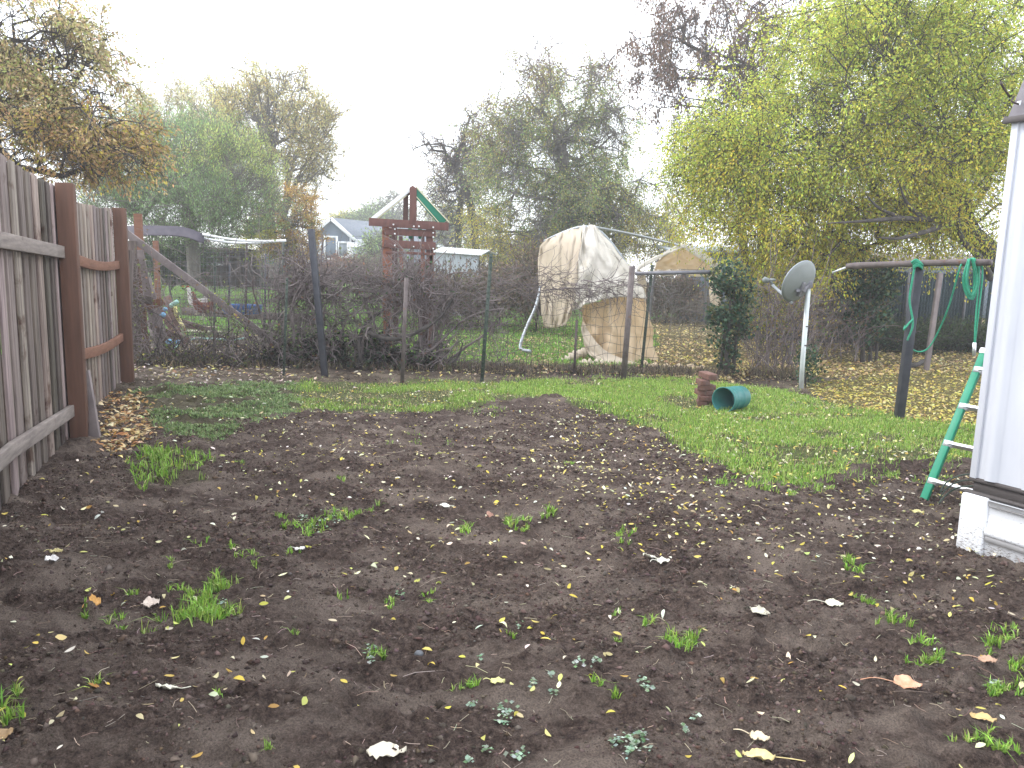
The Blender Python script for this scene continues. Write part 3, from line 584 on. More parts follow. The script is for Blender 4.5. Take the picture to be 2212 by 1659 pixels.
# blue tub
p = D(523, 668, 16.0); p[2] -= .0; mb = MB(); th = np.linspace(0, 2*math.pi, 25)[:-1]; pr = [(.0,-.10),(.93,-.10),(1,.08),(1.03,.10),(.96,.10),(.9,-.04),(0,-.04)]
V = np.concatenate([np.stack([np.cos(th)*.42*r, np.sin(th)*.3*r, np.full(24, z)], 1)+p for r, z in [(max(a,.01), b) for a, b in pr]])
mb.add(V, [(i*24+j, i*24+(j+1) % 24, (i+1)*24+(j+1) % 24, (i+1)*24+j) for i in range(6) for j in range(24)]); tag(mb.build('tub', 'blue', None, p-[0,0,.1], smooth=True), 'low blue plastic tub on the lawn behind the vines', 'tub')
# hens
def hen(px, py, Y, body, label, face=1, s=1.0, up=0):
    c = D(px, py, Y); e = thing('hen', c-[0,0,.2*s], label, 'hen'); f = face*s
    spine = [(-.20,.0,.10),(-.15,.0,.07),(-.08,0,.01),(0,0,-.01),(.08,0,.02),(.13,0,.09),(.155,0,.17+up),(.165,0,.205+up),(.185,0,.21+up)]; rad = [.012,.05,.085,.10,.085,.055,.033,.034,.018]
    mb = MB(); P = curve([c+np.array([x*f, y, z*s]) for x, y, z in spine], 22); r = np.interp(np.linspace(0, 8, 22), range(9), rad)*s; mb.tube(P, r, 12); mb.build('body', body, e, smooth=True)
    mb = MB()
    for k in range(5): mb.beam(c+np.array([-.13*f, 0, .06*s]), c+np.array([(-.25+.03*k)*f, (k-2)*.012*s, (.10+.035*k)*s]), .03*s, .006*s)
    mb.build('tail', body, e)
    mb = MB(); mb.tube([c+np.array([.155*f,0,(.235+up)*s]), c+np.array([.175*f,0,(.262+up)*s]), c+np.array([.20*f,0,(.235+up)*s])], .011*s, 5); mb.build('comb', 'comb', e); mb = MB(); mb.tube([c+np.array([.185*f,0,(.19+up)*s]), c+np.array([.185*f,0,(.16+up)*s])], .01*s, 5); mb.build('wattle', 'comb', e)
    mb = MB(); mb.tube([c+np.array([.19*f,0,(.21+up)*s]), c+np.array([.225*f,0,(.20+up)*s])], [.012*s, .002], 5); mb.build('beak', 'cream', e)
    for q in (-1, 1):
        mb = MB(); a = c+np.array([0, .035*q, -.08])*s; g = c+np.array([.01*face, .035*q, -.2])*s; mb.tube([a, g], .011*s, 5)
        for t in (-.5, 0, .5): mb.tube([g, g+np.array([.05*math.cos(t)*f, .05*math.sin(t)*s, 0])], .006*s, 4)
        mb.build('leg', 'cream', e)
hen(440,664,14.9,'hen','reddish brown hen walking on the grass in the run',-1,1.15)
hen(428,655,15.3,'henw','white hen standing just behind the brown one',-1,1.1,.05)
# white garden figure and pots far left
def figure(px, y0, y1, Y, label):
    b = D(px, y1, Y); t = D(px, y0, Y); h = t[2]-b[2]; mb = MB(); P = [b+np.array([0,0,h*f]) for f in (0,.05,.1,.35,.6,.72,.78,.86,.95,1)]; mb.tube(P, [h*q for q in (.22,.22,.15,.18,.2,.14,.07,.11,.1,.02)], 10)
    mb.tube([b+np.array([.18*h,0,.66*h]), b+np.array([.28*h,-.05,.45*h]), b+np.array([.12*h,-.12*h,.4*h])], h*.05, 6); mb.tube([b+np.array([-.18*h,0,.66*h]), b+np.array([-.28*h,-.05,.45*h]), b+np.array([-.12*h,-.12*h,.4*h])], h*.05, 6)
    tag(mb.build('garden_statue', 'whitedull', None, b, smooth=True), label, 'statue', 'pale garden ornaments on the distant table')
figure(524, 541, 575, 34, 'taller pale garden figure standing in front of the dark trees'); figure(538, 553, 572, 34.2, 'shorter pale garden figure to the right of the taller one')
tb = thing('garden_table', D(560,590,33), 'grey outdoor table with pots far behind the run', 'table')
mb = MB(); mb.box(D(560,577,33), (2.6,.9,.08)); mb.build('tabletop', 'greyboard', tb)
for dx in (-1.2, 1.2):
    for dy in (-.35, .35):
        c = D(560,577,33)+np.array([dx,dy,0]); mb = MB(); mb.beam(c, [c[0],c[1],c[2]-.8], .08, .08); mb.build('leg', 'greyboard', tb)
for i, (x, w) in enumerate(((548,.4),(582,.5))):
    c = D(x, 570, 32.8); mb = MB(); mb.tube([c-[0,0,.0], c+[0,0,.28], c+[0,0,.32]], [w*.3, w*.45, w*.5], 10); tag(mb.build('plant_pot', 'hose', None, c), ['small pale green pot on the distant garden table', 'larger pale green pot at the right end of the table'][i], 'pot', 'pots on the distant table')
# dark trellis / arbor at far left behind
sd = thing('garden_shelter', D(430,600,30), 'dark low shelter in the shade of the trees at the far left', 'shelter')
mb = MB(); c = D(430,540,30); mb.box(c, (4.2,2.4,.15)); mb.build('roof', 'wood_dark', sd)
for dx in (-1.9, -.6, .6, 1.9):
    mb = MB(); mb.beam(c+[dx,-1,0], c+[dx,-1,-1.4], .12, .12); mb.build('post', 'wood_dark', sd)
mb = MB(); mb.box(c+[0,1.1,-.7], (4.0,.08,1.4)); mb.build('back_wall', 'wood_dark', sd); mb = MB(); mb.box(c+[.6,-1.0,-.55], (1.2,.5,.06)); mb.build('shelf', 'whitedull', sd)

# ------------------------------------------------------------------ wire fence
FY = lambda px: 11.9+.0*px
wf = thing('wire_fence', onG(1040, 826), 'sagging rusty wire fence on mixed leaning posts across the yard', 'fence')
posts = [((672,495),(703,812),'steelblue','square',.085),((878,600),(868,828),'rustpipe','round',.028),((1061,548),(1040,826),'tgreen','tee',.05),((1366,575),(1346,824),'rustpipe','round',.042),((1409,572),(1384,806),'tgreen','tee',.045),
         ((1246,690),(1240,810),'wire','round',.02),((276,540),(268,822),'wood_dark','square',.11),((620,600),(612,812),'tgreen','tee',.035)]
for a, b, m, kind, w in posts:
    B = G(*b); A = D(a[0], a[1], B[1]+.05); mb = MB()
    if kind == 'square': mb.beam(B-[0,0,.1], A, w, w, up=(0,1,0)); mb.build('post', m, wf, bevel=.004)
    elif kind == 'round': mb.tube([B-[0,0,.1], A], w, 10); mb.build('post', m, wf, smooth=False)
    else:
        mb.beam(B-[0,0,.1], A, w, .008, up=(0,1,0)); mb.beam(B-np.array([0,-.02,.1]), A+np.array([0,.02,0]), .008, .04, up=(0,1,0))
        for k in range(22):
            q = B+(A-B)*(k+.5)/22; mb.box(q-[0,.008,0], (w*.5,.01,.02))
        mb.build('post', m, wf)
A = D(1372, 591, 12.0); B = D(1545, 587, 12.0); mb = MB(); mb.tube([A, B], .03, 8); mb.build('top_rail', 'pipe', wf)
def fence_pt(px, z):
    b = G(px, 822); return np.array([b[0], 12.0, z+0*px])
def sag(px, h): return h*(1-.05*math.sin(px*.021)**2)
wires = []; xs = np.linspace(285, 1535, 90)
for h in (.12,.3,.45,.6,.76,.92,1.08,1.25,1.42):
    L = []
    for x in xs:
        p = fence_pt(x, sag(x, h)+.03*math.sin(x*.05+h*9)+rng.normal(0, .009)); p[1] += rng.normal(0, .01); L.append(p)
    wires.append(L)
v, f = many_tubes(np.array(wires), np.full((len(wires), len(xs)), .0028), 4); VV = [v]; FF = [f]; nv = len(v)
ver = []
for x in np.linspace(285, 1535, 86):
    s_ = rng.normal(0, .012, (10, 2)); ver.append([fence_pt(x, .05+sag(x, 1.42)*k/9)+np.array([s_[k, 0]+.02*math.sin(k+x), s_[k, 1], 0]) for k in range(10)])
v, f = many_tubes(np.array(ver), np.full((86, 10), .0022), 4); VV.append(v); FF.append(f+nv); npmesh('wire_netting', np.concatenate(VV), np.concatenate(FF), 'wire', wf)

# ------------------------------------------------------------------ bare vines
def vine(name, label, cat, spans, m='twig', leaf=None, lf_n=0, lf=(.03,), org=None, group=None):
    """spans: list of (count, x0,x1,y0,y1, Y, dY, len_px, radius, bias(dx,dy), wiggle)"""
    P4 = []; R4 = []
    for cnt, x0, x1, y0, y1, Y, dY, ln, rad, bias, wig in spans:
        for _ in range(cnt):
            p = D(rng.uniform(x0, x1), rng.uniform(y0, y1), Y+rng.normal(0, dY)); L = ln*Y/F*rng.uniform(.4, 1.5); k = 12
            d = np.array([bias[0], 0, bias[1]])+rng.normal(0, .55, 3)*np.array([1, .5, 1]); d /= np.linalg.norm(d)+1e-9; Q = [p]
            turn = rdir(1)[0]*wig*.6
            for i in range(k-1):
                d = d+turn*.5+rng.normal(0, wig*.45, 3)*np.array([1, .6, 1]); d /= np.linalg.norm(d); p = p+d*L/(k-1); p = p.copy(); p[2] = max(p[2], .02); p[1] = Y+(p[1]-Y)*.93; Q.append(p)
            P4.append(Q); r0 = rad*rng.uniform(.5, 1.4); R4.append(np.linspace(r0, r0*.35, k))
    v, f = many_tubes(np.array(P4), np.array(R4), 4); org = org if org is not None else [P4[0][0][0], spans[0][5], 0]
    e = thing(name, org, label, cat, group); npmesh('stems', v, f, m, e, smooth=True)
    if leaf is not None:
        A = np.array(P4)[:, 3:].reshape(-1, 3); A = A[rng.integers(0, len(A), lf_n)]+rng.normal(0, .03, (lf_n, 3)); v, f, c = leaves(A, rng.uniform(lf[0]*.6, lf[0]*1.3, lf_n), palette(leaf, lf_n), .7, 0); npmesh('foliage', v, f, 'leaf', e, col=c)
    return e
Yf = 12.0
vine('bare_vine', 'huge tangled bare vine heaped over the wire fence before the playset', 'vine', [
    (110, 600, 960, 600, 690, Yf, .16, 130, .011, (.4,.15), .45), (300, 600, 940, 590, 660, Yf, .22, 80, .0065, (.5,.2), .7), (250, 600, 940, 575, 650, Yf, .2, 55, .005, (.3,.5), .8), (200, 620, 940, 640, 740, Yf, .2, 90, .007, (.1,.7), .5), (420, 600, 960, 740, 812, Yf, .2, 80, .009, (.3,.4), .6),
    (46, 600, 960, 780, 820, Yf, .12, 200, .022, (.05,1.4), .3), (170, 640, 930, 620, 780, Yf, .2, 70, .005, (0,.0), .9), (110, 820, 980, 600, 650, Yf-.1, .12, 60, .005, (0,.1), 1.1)], leaf=[(.05,.09,.04),(.1,.13,.05),(.18,.1,.06)], lf_n=900, lf=(.05,), org=onG(820,822))
vine('bare_vine', 'thin bare canes spread over the left netting near the fence corner', 'vine', [
    (90, 290, 600, 760, 815, Yf, .15, 150, .007, (.1,1.2), .4), (160, 290, 620, 640, 800, Yf, .15, 90, .0045, (.2,.5), .6), (50, 300, 640, 540, 700, Yf, .12, 110, .005, (.2,.6), .5), (220, 280, 640, 760, 818, Yf, .2, 60, .006, (.4,.1), .6)], leaf=[(.16,.2,.05),(.3,.3,.08),(.2,.12,.07)], lf_n=500, lf=(.045,), org=onG(450,818))
vine('bare_vine', 'dark dead vines matted over the corner post and leaning boards', 'vine', [
    (70, 258, 300, 600, 800, 12.2, .15, 80, .006, (.1,.7), .6), (90, 262, 350, 770, 815, 12.2, .2, 60, .007, (.4,.3), .8), (60, 255, 300, 560, 700, 12.1, .12, 60, .005, (.1,.5), .8)], 'twig', leaf=[(.06,.05,.035),(.1,.08,.05),(.12,.13,.05)], lf_n=900, lf=(.05,), org=onG(290,815))
vine('bare_vine', 'dense bare canes arching just left of the blue steel post', 'vine', [
    (190, 575, 680, 600, 800, Yf+.05, .2, 100, .0065, (.2,.5), .55), (110, 590, 690, 560, 650, Yf+.05, .2, 60, .005, (.3,.4), .8), (40, 560, 690, 790, 815, Yf, .1, 190, .012, (.1,1.2), .35)], org=onG(620,818))
vine('bare_vine', 'thorny low canes fanning right of the playset legs', 'vine', [
    (110, 930, 1100, 700, 810, Yf, .15, 110, .005, (.3,.8), .5), (140, 950, 1080, 640, 720, Yf, .12, 60, .0045, (.5,.3), .7), (80, 940, 1040, 590, 660, Yf, .12, 70, .005, (.8,0), .6)], leaf=[(.1,.13,.05)], lf_n=150, lf=(.04,), org=onG(980,815))
vine('bare_vine', 'bare vine rope running along the fence top in front of the beige tarp', 'vine', [
    (80, 1060, 1340, 600, 628, Yf, .06, 90, .006, (1,.0), .45), (90, 1120, 1330, 622, 645, Yf, .06, 70, .0045, (1,.05), .7), (50, 1040, 1200, 575, 610, Yf, .06, 70, .004, (.9,-.3), .6), (60, 1180, 1400, 630, 650, Yf, .06, 50, .0035, (.3,-1), .7),
    (36, 1200, 1370, 590, 640, Yf, .05, 60, .004, (1,.6), .6), (30, 1040, 1330, 640, 700, Yf, .05, 60, .003, (.1,-.8), .6)], org=onG(1230,820))
vine('bare_shrub', 'bare brown shrub between the ivy column and the dish pole', 'shrub', [
    (70, 1615, 1730, 780, 815, 12.6, .25, 220, .009, (.05,1.5), .25), (230, 1600, 1760, 650, 760, 12.6, .3, 80, .0045, (.1,.5), .6), (200, 1620, 1770, 620, 700, 12.6, .3, 60, .0035, (.4,.3), .7)], leaf=[(.2,.14,.07),(.3,.25,.07),(.12,.16,.05)], lf_n=1000, lf=(.05,), org=onG(1670,812))
vine('bare_shrub', 'bare brown shrub tangle right of the dish pole', 'shrub', [
    (60, 1740, 1870, 740, 780, 14.5, .3, 150, .008, (.05,1.5), .3), (120, 1740, 1860, 660, 750, 14.5, .4, 80, .0045, (.1,.4), .6), (60, 1750, 1880, 630, 680, 14.5, .4, 60, .004, (.4,.2), .7)], leaf=[(.13,.09,.06),(.2,.14,.06),(.07,.11,.04)], lf_n=700, lf=(.05,), org=onG(1800,780))
vine('bare_shrub', 'pale bare twigs reaching left under the far canopy end', 'shrub', [
    (60, 1440, 1530, 660, 720, 15.5, .4, 90, .005, (.8,.6), .25), (50, 1400, 1460, 610, 690, 24, .5, 60, .008, (.2,.3), .6)], 'barkpale', org=onG(1490,720))
vine('bare_vine', 'dark low brush matted along the foot of the wire fence at left', 'vine', [
    (260, 290, 640, 775, 818, 12.0, .25, 60, .008, (.5,.2), .6), (60, 330, 620, 740, 800, 12.0, .2, 110, .008, (.2,.9), .4)], 'bark', leaf=[(.05,.04,.03),(.09,.07,.045),(.12,.15,.05)], lf_n=1500, lf=(.05,), org=onG(470,820))
vine('bare_vine', 'wispy tall bare canes standing above the tangle top', 'vine', [
    (70, 620, 930, 570, 615, 12.0, .2, 70, .0055, (.2,.9), .6), (60, 640, 960, 590, 640, 11.9, .15, 90, .008, (.8,.4), .8)], org=onG(800,822))
# thick curved vine limb
e = thing('vine_limb', onG(900,820), 'thick grey vine limb curving like a smile through the tangle', 'branch')
mb = MB(); mb.tube(curve([D(790,715,11.75), D(820,728,11.7), D(860,732,11.7), D(905,715,11.7), D(945,690,11.75), D(972,655,11.8),D(985,625,11.95),D(980,595,12.0)], 30), np.linspace(.042,.012,30)*(1+.06*rng.normal(size=30)), 8); mb.build('limb', 'bark', e, smooth=True)
mb = MB(); mb.tube(curve([D(740,822,11.9), D(728,780,11.8), D(700,740,11.9), D(690,690,11.9)], 14), np.linspace(.04,.018,14), 7); mb.build('stem', 'bark', e, smooth=True); mb = MB(); mb.tube(curve([D(760,820,11.9), D(780,780,11.8), D(775,740,11.8), D(790,700,11.9), D(830,668,11.9)], 14), np.linspace(.05,.02,14), 7); mb.build('stem', 'bark', e, smooth=True); mb = MB()
mb.tube(curve([D(945,818,11.9), D(965,790,11.8), D(990,770,11.9), D(1000,740,11.9)], 12), np.linspace(.035,.012,12), 6); mb.build('stem', 'bark', e, smooth=True)
# dry stubble line under the wire fence
P = np.stack([rng.uniform(-6.2, 5.6, 16000), 12.0+rng.normal(0, .28, 16000)], 1); P = P[fbm(P[:, 0]*2.5, P[:, 1]*2, 3)+rng.normal(0, .05, len(P)) > .42]; px, py = proj(np.stack([P[:,0],P[:,1],0*P[:,0]],1)); P = P[(px > 270) & (px < 1720)]
joinb('dry_stubble', [blades(P, .15, .012, [(.07,.052,.045),(.12,.09,.065),(.045,.035,.03),(.10,.10,.045),(.18,.14,.09)], 1.3)], 'grass', 'brown dead grass and twigs along the foot of the wire fence', 'stuff', 'dry grass')
def ivy(name, label, cols, n, stems, size=.07, pal=[(.03,.07,.04),(.05,.10,.055),(.10,.16,.10),(.02,.04,.025),(.12,.12,.05)], org=None, cat='ivy'):
    """cols: blobs (px,py,Y,rx,ry,rz)"""
    w = np.array([c[3]*c[4] for c in cols], float); A = []
    for c, k in zip(cols, (w/w.sum()*n).astype(int)):
        d = rdir(k)*rng.uniform(.55, 1.0, (k, 1))**.5; s_ = c[2]/F; A.append(D(c[0], c[1], c[2])+d*np.array([c[3]*s_, c[5], c[4]*s_]))
    A = np.concatenate(A); A += rng.normal(0, .075, A.shape); A = A[fbm(A[:, 0]*5+A[:, 1]*3, A[:, 2]*5, 2)+rng.normal(0, .08, len(A)) > .36]; A = A[A[:, 2] > .02]
    e = thing(name, org, label, cat); v, f, c = leaves(A, rng.uniform(size*.6, size*1.3, len(A)), palette(pal, len(A), .25), .85, .1, fold=.3); npmesh('foliage', v, f, 'leaf', e, col=c)
    mb = MB()
    for L, r in stems: mb.tube(curve([D(*q) for q in L], 12), np.linspace(r, r*.5, 12), 7)
    mb.build('stem', 'bark', e, smooth=True); return e
ivy('ivy_column', 'dark ivy climbing a post at the right end of the wire fence', [(1580,605,12.0,32,38,.25),(1606,640,12,22,40,.2),(1570,665,12,34,40,.22),(1590,700,12,28,30,.2),(1562,730,12,24,30,.2),(1548,600,12,20,18,.15),(1545,690,12,14,20,.15),(1572,775,12,18,34,.14)], 4300,
    [([(1568,815,12),(1572,740,12),(1580,660,12),(1590,590,12)], .06), ([(1582,815,12),(1590,740,12),(1600,660,12),(1600,600,12)], .035), ([(1555,815,12.1),(1560,760,12),(1566,700,12)], .03)], .06, org=onG(1570,815))
ivy('ivy_ground_cover', 'dark leafy undergrowth at the foot of the tangled bare vine', [(640,785,11.9,80,32,.2),(760,785,11.9,90,36,.2),(880,788,11.9,70,30,.2),(560,800,11.9,60,20,.15),(700,755,12.0,60,34,.2),(820,760,12.0,60,34,.2),(930,800,11.9,50,16,.15),(440,805,12,100,14,.12),(330,805,12,60,14,.12)], 12000, [([(640,815,12.1),(650,780,12.1),(660,760,12.1)], .02)], .055, [(.018,.026,.02),(.03,.045,.028),(.05,.03,.024),(.02,.018,.016),(.06,.09,.045)], org=onG(760,822))
ivy('ivy_column', 'small ivy clump wrapped round the dish pole foot', [(1745,790,10.9,16,30,.12),(1740,765,10.9,12,16,.1),(1755,810,10.9,14,14,.1)], 700, [([(1740,838,10.9),(1738,800,10.9),(1736,760,10.9)], .012)], .045, org=onG(1745,838))
ivy('ivy_column', 'tall ivy covered stump cluster before the dark slatted fence', [(1870,620,14.6,34,50,.35),(1845,650,14.6,30,50,.3),(1880,690,14.6,30,60,.3),(1900,610,14.6,26,40,.3),(1915,640,14.6,16,60,.25),(1840,600,14.6,20,26,.3)], 5200,
    [([(1862,790,14.6),(1866,720,14.6),(1870,640,14.6)], .05), ([(1880,792,14.6),(1880,720,14.6),(1885,640,14.6)], .04), ([(1892,785,14.6),(1896,700,14.6),(1890,600,14.6)], .03)], .07, org=onG(1870,790))
# ------------------------------------------------------------------ playset tower
Yp = 15.0
ps = thing('playset_tower', D(882, 780, Yp), 'wooden play tower with open pitched roof frame and one green roof strip', 'playset')
def bm(a, b, w, h, m, name, Ya=Yp, Yb=None, up=(0,1,0), parent=ps, bevel=.004):
    if w < h and abs(b[0]-a[0]) > 3: w, h = h, w
    mb = MB(); mb.beam(D(a[0], a[1], Ya), D(b[0], b[1], Yb or Ya), w, h, up=up); return mb.build(name, m, parent, bevel=bevel)
# main legs: front pair nearer, rear pair 1.1 m behind
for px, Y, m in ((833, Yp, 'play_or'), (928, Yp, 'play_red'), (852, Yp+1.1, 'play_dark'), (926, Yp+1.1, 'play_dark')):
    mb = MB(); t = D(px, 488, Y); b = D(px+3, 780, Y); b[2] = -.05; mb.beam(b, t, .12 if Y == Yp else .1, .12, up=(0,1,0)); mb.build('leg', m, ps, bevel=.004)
for px, m in ((841, 'play_or'), (910, 'play_dark'), (921, 'play_dark')):
    mb = MB(); mb.beam(D(px, 560, Yp+.06), D(px, 790, Yp+.06), .1, .06, up=(0,1,0)); mb.build('support', m, ps)
# boards around the deck and railing
bm((797,479),(969,490),.035,.15,'play_red','eave_board',Yp-.16)
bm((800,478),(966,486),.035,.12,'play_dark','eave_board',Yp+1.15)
bm((830,500),(941,505),.03,.13,'play_red','rail_board',Yp-.10); bm((830,526),(941,532),.03,.15,'play_red','rail_board',Yp-.10)
bm((833,545),(941,549),.03,.05,'play_red','rail_board',Yp-.09)
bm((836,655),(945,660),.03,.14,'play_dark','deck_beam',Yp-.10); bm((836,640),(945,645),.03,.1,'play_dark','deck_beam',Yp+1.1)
for (a, b, w) in (((826,500),(836,500),.13),((825,531),(836,531),.16)):
    mb = MB(); A = D(828, a[1], Yp-.08); B = D(846, a[1]-3, Yp+1.1); mb.beam(A, B, .03, w*.8); mb.build('side_board', 'play_or', ps)
for i, x in enumerate((842,866,890,913,932)):
    m = 'play_or' if i != 2 else 'greyboard'
    bm((x,538),(x+1,610),.075,.02,m,'baluster',Yp-.05)
for x in (842,866,890,913,932):
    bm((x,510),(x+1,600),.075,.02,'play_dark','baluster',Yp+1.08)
# white bolt heads
for x, y in ((853,495),(853,505),(936,503),(936,512),(853,530),(936,537),(894,489),(850,485),(936,491),(894,533),(905,489)):
    mb = MB(); c = D(x, y, Yp-.135 if y > 492 else Yp-.185); mb.tube([c, c-[0,.012,0]], .016, 8); mb.build('bolt_cap', 'white', ps)
# roof: two central king posts, rafters
bm((877,420),(876,480),.10,.06,'play_dark','king_post',Yp+1.0); bm((893,405),(892,484),.13,.09,'play_red','king_post',Yp-.14)
bm((800,477),(891,405),.04,.075,'white','roof_strip',Yp-.05); bm((812,474),(880,420),.03,.03,'cream','roof_strip',Yp+.9)
bm((896,412),(958,482),.05,.17,'teal','roof_panel',Yp-.12,up=(0,1,0)); 
bm((899,404),(971,481),.02,.02,'cream','roof_edge',Yp-.16); bm((897,422),(950,483),.015,.015,'cream','roof_edge',Yp-.16)
bm((892,408),(892,408.01),.1,.1,'play_red','ridge_block',Yp-.16,Yp+1.0)
mb = MB(); mb.beam(D(892,407,Yp-.15), D(878,420,Yp+1.05), .08, .06); mb.build('ridge', 'play_dark', ps)
for x in (886, 907):
    mb = MB(); mb.beam(D(x,492,Yp+.2), D(x+1,516,Yp+.2), .08, .06, up=(0,1,0)); mb.build('hanging_grip', 'teal', ps, bevel=.02)

# ------------------------------------------------------------------ neighbour's house
def poly3(mb, pts, tone=1): mb.add(np.array(pts), [tuple(range(len(pts)))], tone)
Yh = 60.0
hs = thing('neighbor_house', D(735, 590, Yh), 'blue grey gabled house with white trim far beyond the lawn', 'house')
pk = D(717, 474, Yh); le = D(674, 512, Yh); re = D(762, 514, Yh); dp = np.array([0, 0, 0]); base = .2
def wallp(x, Y=Yh): return D(x, 560, Y)
mb = MB(); back = np.array([6.0, 9.0, 0])
L = le*[1,1,0]+[0,0,base]; Rr = re*[1,1,0]+[0,0,base]; L[0] += .15; Rr[0] -= .15
fr = [L, Rr, [Rr[0], Yh, re[2]], pk, [L[0], Yh, le[2]]]; bk = [np.array(p)+back for p in fr]; V = np.array(fr+bk)
mb.add(V, [(0,1,2,3,4), (5,9,8,7,6), (1,6,7,2), (0,4,9,5)]); mb.build('wall', 'houseblue', hs)
mb = MB(); o_ = np.array([0, -.3, 0])
for a, b in ((le-[.25,0,.22], pk), (pk, re+[.25,0,-.22])):
    a = np.array(a, float); b = np.array(b, float); up = np.array([0,0,.12]); mb.hexa([a+o_, b+o_, b+back, a+back, a+o_+up, b+o_+up, b+back+up, a+back+up])
mb.build('roof', 'shingle', hs)
mb = MB(); mb.beam(le+[-.25,-.4,-.17], pk+[0,-.4,.06], .08, .26, up=(0,0,1)); mb.beam(pk+[0,-.4,.06], re+[.25,-.4,-.17], .08, .26); mb.beam(re+[.25,-.3,-.2], re+back+[.25,0,-.2], .1, .22); mb.beam(Rr+[0,-.06,0], [Rr[0],Yh-.06,re[2]], .16, .08, up=(0,1,0)); mb.build('fascia', 'white', hs)
for x0, x1, y0, y1 in ((678,692,520,548),(702,728,512,560),(731,754,524,555)):
    a = D(x0, y1, Yh-.05); b = D(x1, y0, Yh-.05); mb = MB(); cx = (a+b)/2; w = b[0]-a[0]; h = b[2]-a[2]
    for s_ in (-1, 1): mb.box(cx+[s_*w/2,-.03,0], (.16,.1,h+.16)); mb.box(cx+[0,-.031,s_*h/2], (w-.16,.1,.16))
    wn = mb.build('window', 'white', hs); mb = MB(); mb.box(cx+[0,.0,0], (w-.1,.06,h-.1)); mb.box(cx+[0,-.05,0],(w*.03,.04,h-.17)); mb.build('pane', 'glass' if x0 != 702 else 'houseblue', wn)
mb = MB(); c = D(782, 560, Yh-2); mb.box(c+[0,1.2,-.1], (2.3,2.2,2.7)); mb.build('porch_wing', 'whitedull', hs)
mb = MB(); c2 = D(772, 557, Yh-2.0); mb.box(c2, (.7,.1,1.6)); wd = mb.build('window', 'glass', hs); mb = MB(); mb.box(c2+[0,-.07,.82], (.8,.06,.1)); mb.build('frame', 'white', wd)
# metal shed
Ys = 26.0
sh = thing('metal_shed', D(985, 625, Ys), 'pale grey corrugated metal shed behind the playset', 'shed')
a = D(938, 545, Ys); b = D(1033, 552, Ys); mb = MB(); n = 40; zt = a[2]; X = np.linspace(a[0], b[0], n*2)
V = []; 
for i, x in enumerate(X):
    yy = Ys+(.025 if (i//2) % 2 else 0); V += [[x, yy, .0], [x, yy, zt-(zt-b[2])*i/(2*n)]]
mb.add(V, [(2*i, 2*i+2, 2*i+3, 2*i+1) for i in range(2*n-1)]); q0 = np.array([b[0], Ys, 0]); q1 = q0+[-.05, 1.6, 0]
mb.add([q0, q1, q1+[0,0,b[2]], q0+[0,0,b[2]]], [(0,1,2,3)]); p0 = np.array([a[0], Ys, 0]); mb.add([p0, p0+[.4,1.6,0], p0+[.4,1.6,zt], p0+[0,0,zt]], [(3,2,1,0)])
mb.add([p0+[.4,1.6,0], q1, q1+[0,0,b[2]], p0+[.4,1.6,zt]], [(3,2,1,0)]); mb.build('wall', 'shedmetal', sh)
mb = MB(); A = a+[-.08,-.1,.02]; B = b+[.1,-.1,.02]; N = 36
top = [A+(B-A)*i/N+[.25,.9,.18]+np.array([0,0,.02*(i % 2)]) for i in range(N+1)]; lo = [A+(B-A)*i/N+np.array([0,0,.02*(i % 2)]) for i in range(N+1)]; bk_ = [q+[.25,.95,-.1] for q in top]
V = lo+top+bk_; mb.add(V, [(i, i+1, N+2+i, N+1+i) for i in range(N)]+[(N+1+i, N+2+i, 2*N+3+i, 2*N+2+i) for i in range(N)]); mb.build('roof', 'white', sh, solid=.04)
# low bins / stacked things beside shed
for i, (x, y, w, h, lb) in enumerate(((1062,612,.5,.75,'pale rounded bin standing right of the metal shed'),(1040,618,.4,.6,'small grey bin close to the metal shed corner'))):
    c = D(x, y, 25); mb = MB(); P = [c+[0,0,-h/2], c+[0,0,h/2-.05], c+[0,0,h/2], c+[0,0,h/2+.06]]; mb.tube(P, [w*.24, w*.3, w*.32, w*.1], 14); tag(mb.build('bin', 'greyboard' if i else 'rail_grey', None, c-[0,0,h/2], smooth=False), lb, 'bin')

# ------------------------------------------------------------------ collapsed canopy
MT['tarp'] = simple('beige_tarp', (.68,.60,.49), (.60,.52,.42), 1.6, .75, (1,1,1), bstr=.5, bdist=.02, stains=(1.6,.60,(.60,.52,.42)))
MT['tarpw'] = simple('lit_tarp', (.70,.67,.61), (.62,.58,.52), 1.8, .7, (1,1,5), bstr=.7, bdist=.03, stains=(2.0,.62,(.52,.46,.36)))  # paler tarp copy, brightness of the lit side put into the colour
MT['tarpy'] = simple('tarp_inside', (.76,.64,.47), (.68,.56,.40), 1.5, .75, bstr=.4, bdist=.02)
def glow(m, f, c):
    n = m.node_tree; b = [x for x in n.nodes if x.type == 'BSDF_PRINCIPLED'][0]; o = [x for x in n.nodes if x.type == 'OUTPUT_MATERIAL'][0]
    t = n.nodes.new('ShaderNodeBsdfTranslucent'); t.inputs[0].default_value = (*c, 1); x = n.nodes.new('ShaderNodeMixShader'); x.inputs[0].default_value = f
    n.links.new(b.outputs[0], x.inputs[1]); n.links.new(t.outputs[0], x.inputs[2]); n.links.new(x.outputs[0], o.inputs[0])
glow(MT['tarp'], .35, (.75,.66,.52)); glow(MT['tarpw'], .3, (.8,.76,.68)); glow(MT['tarpy'], .45, (.85,.70,.48))
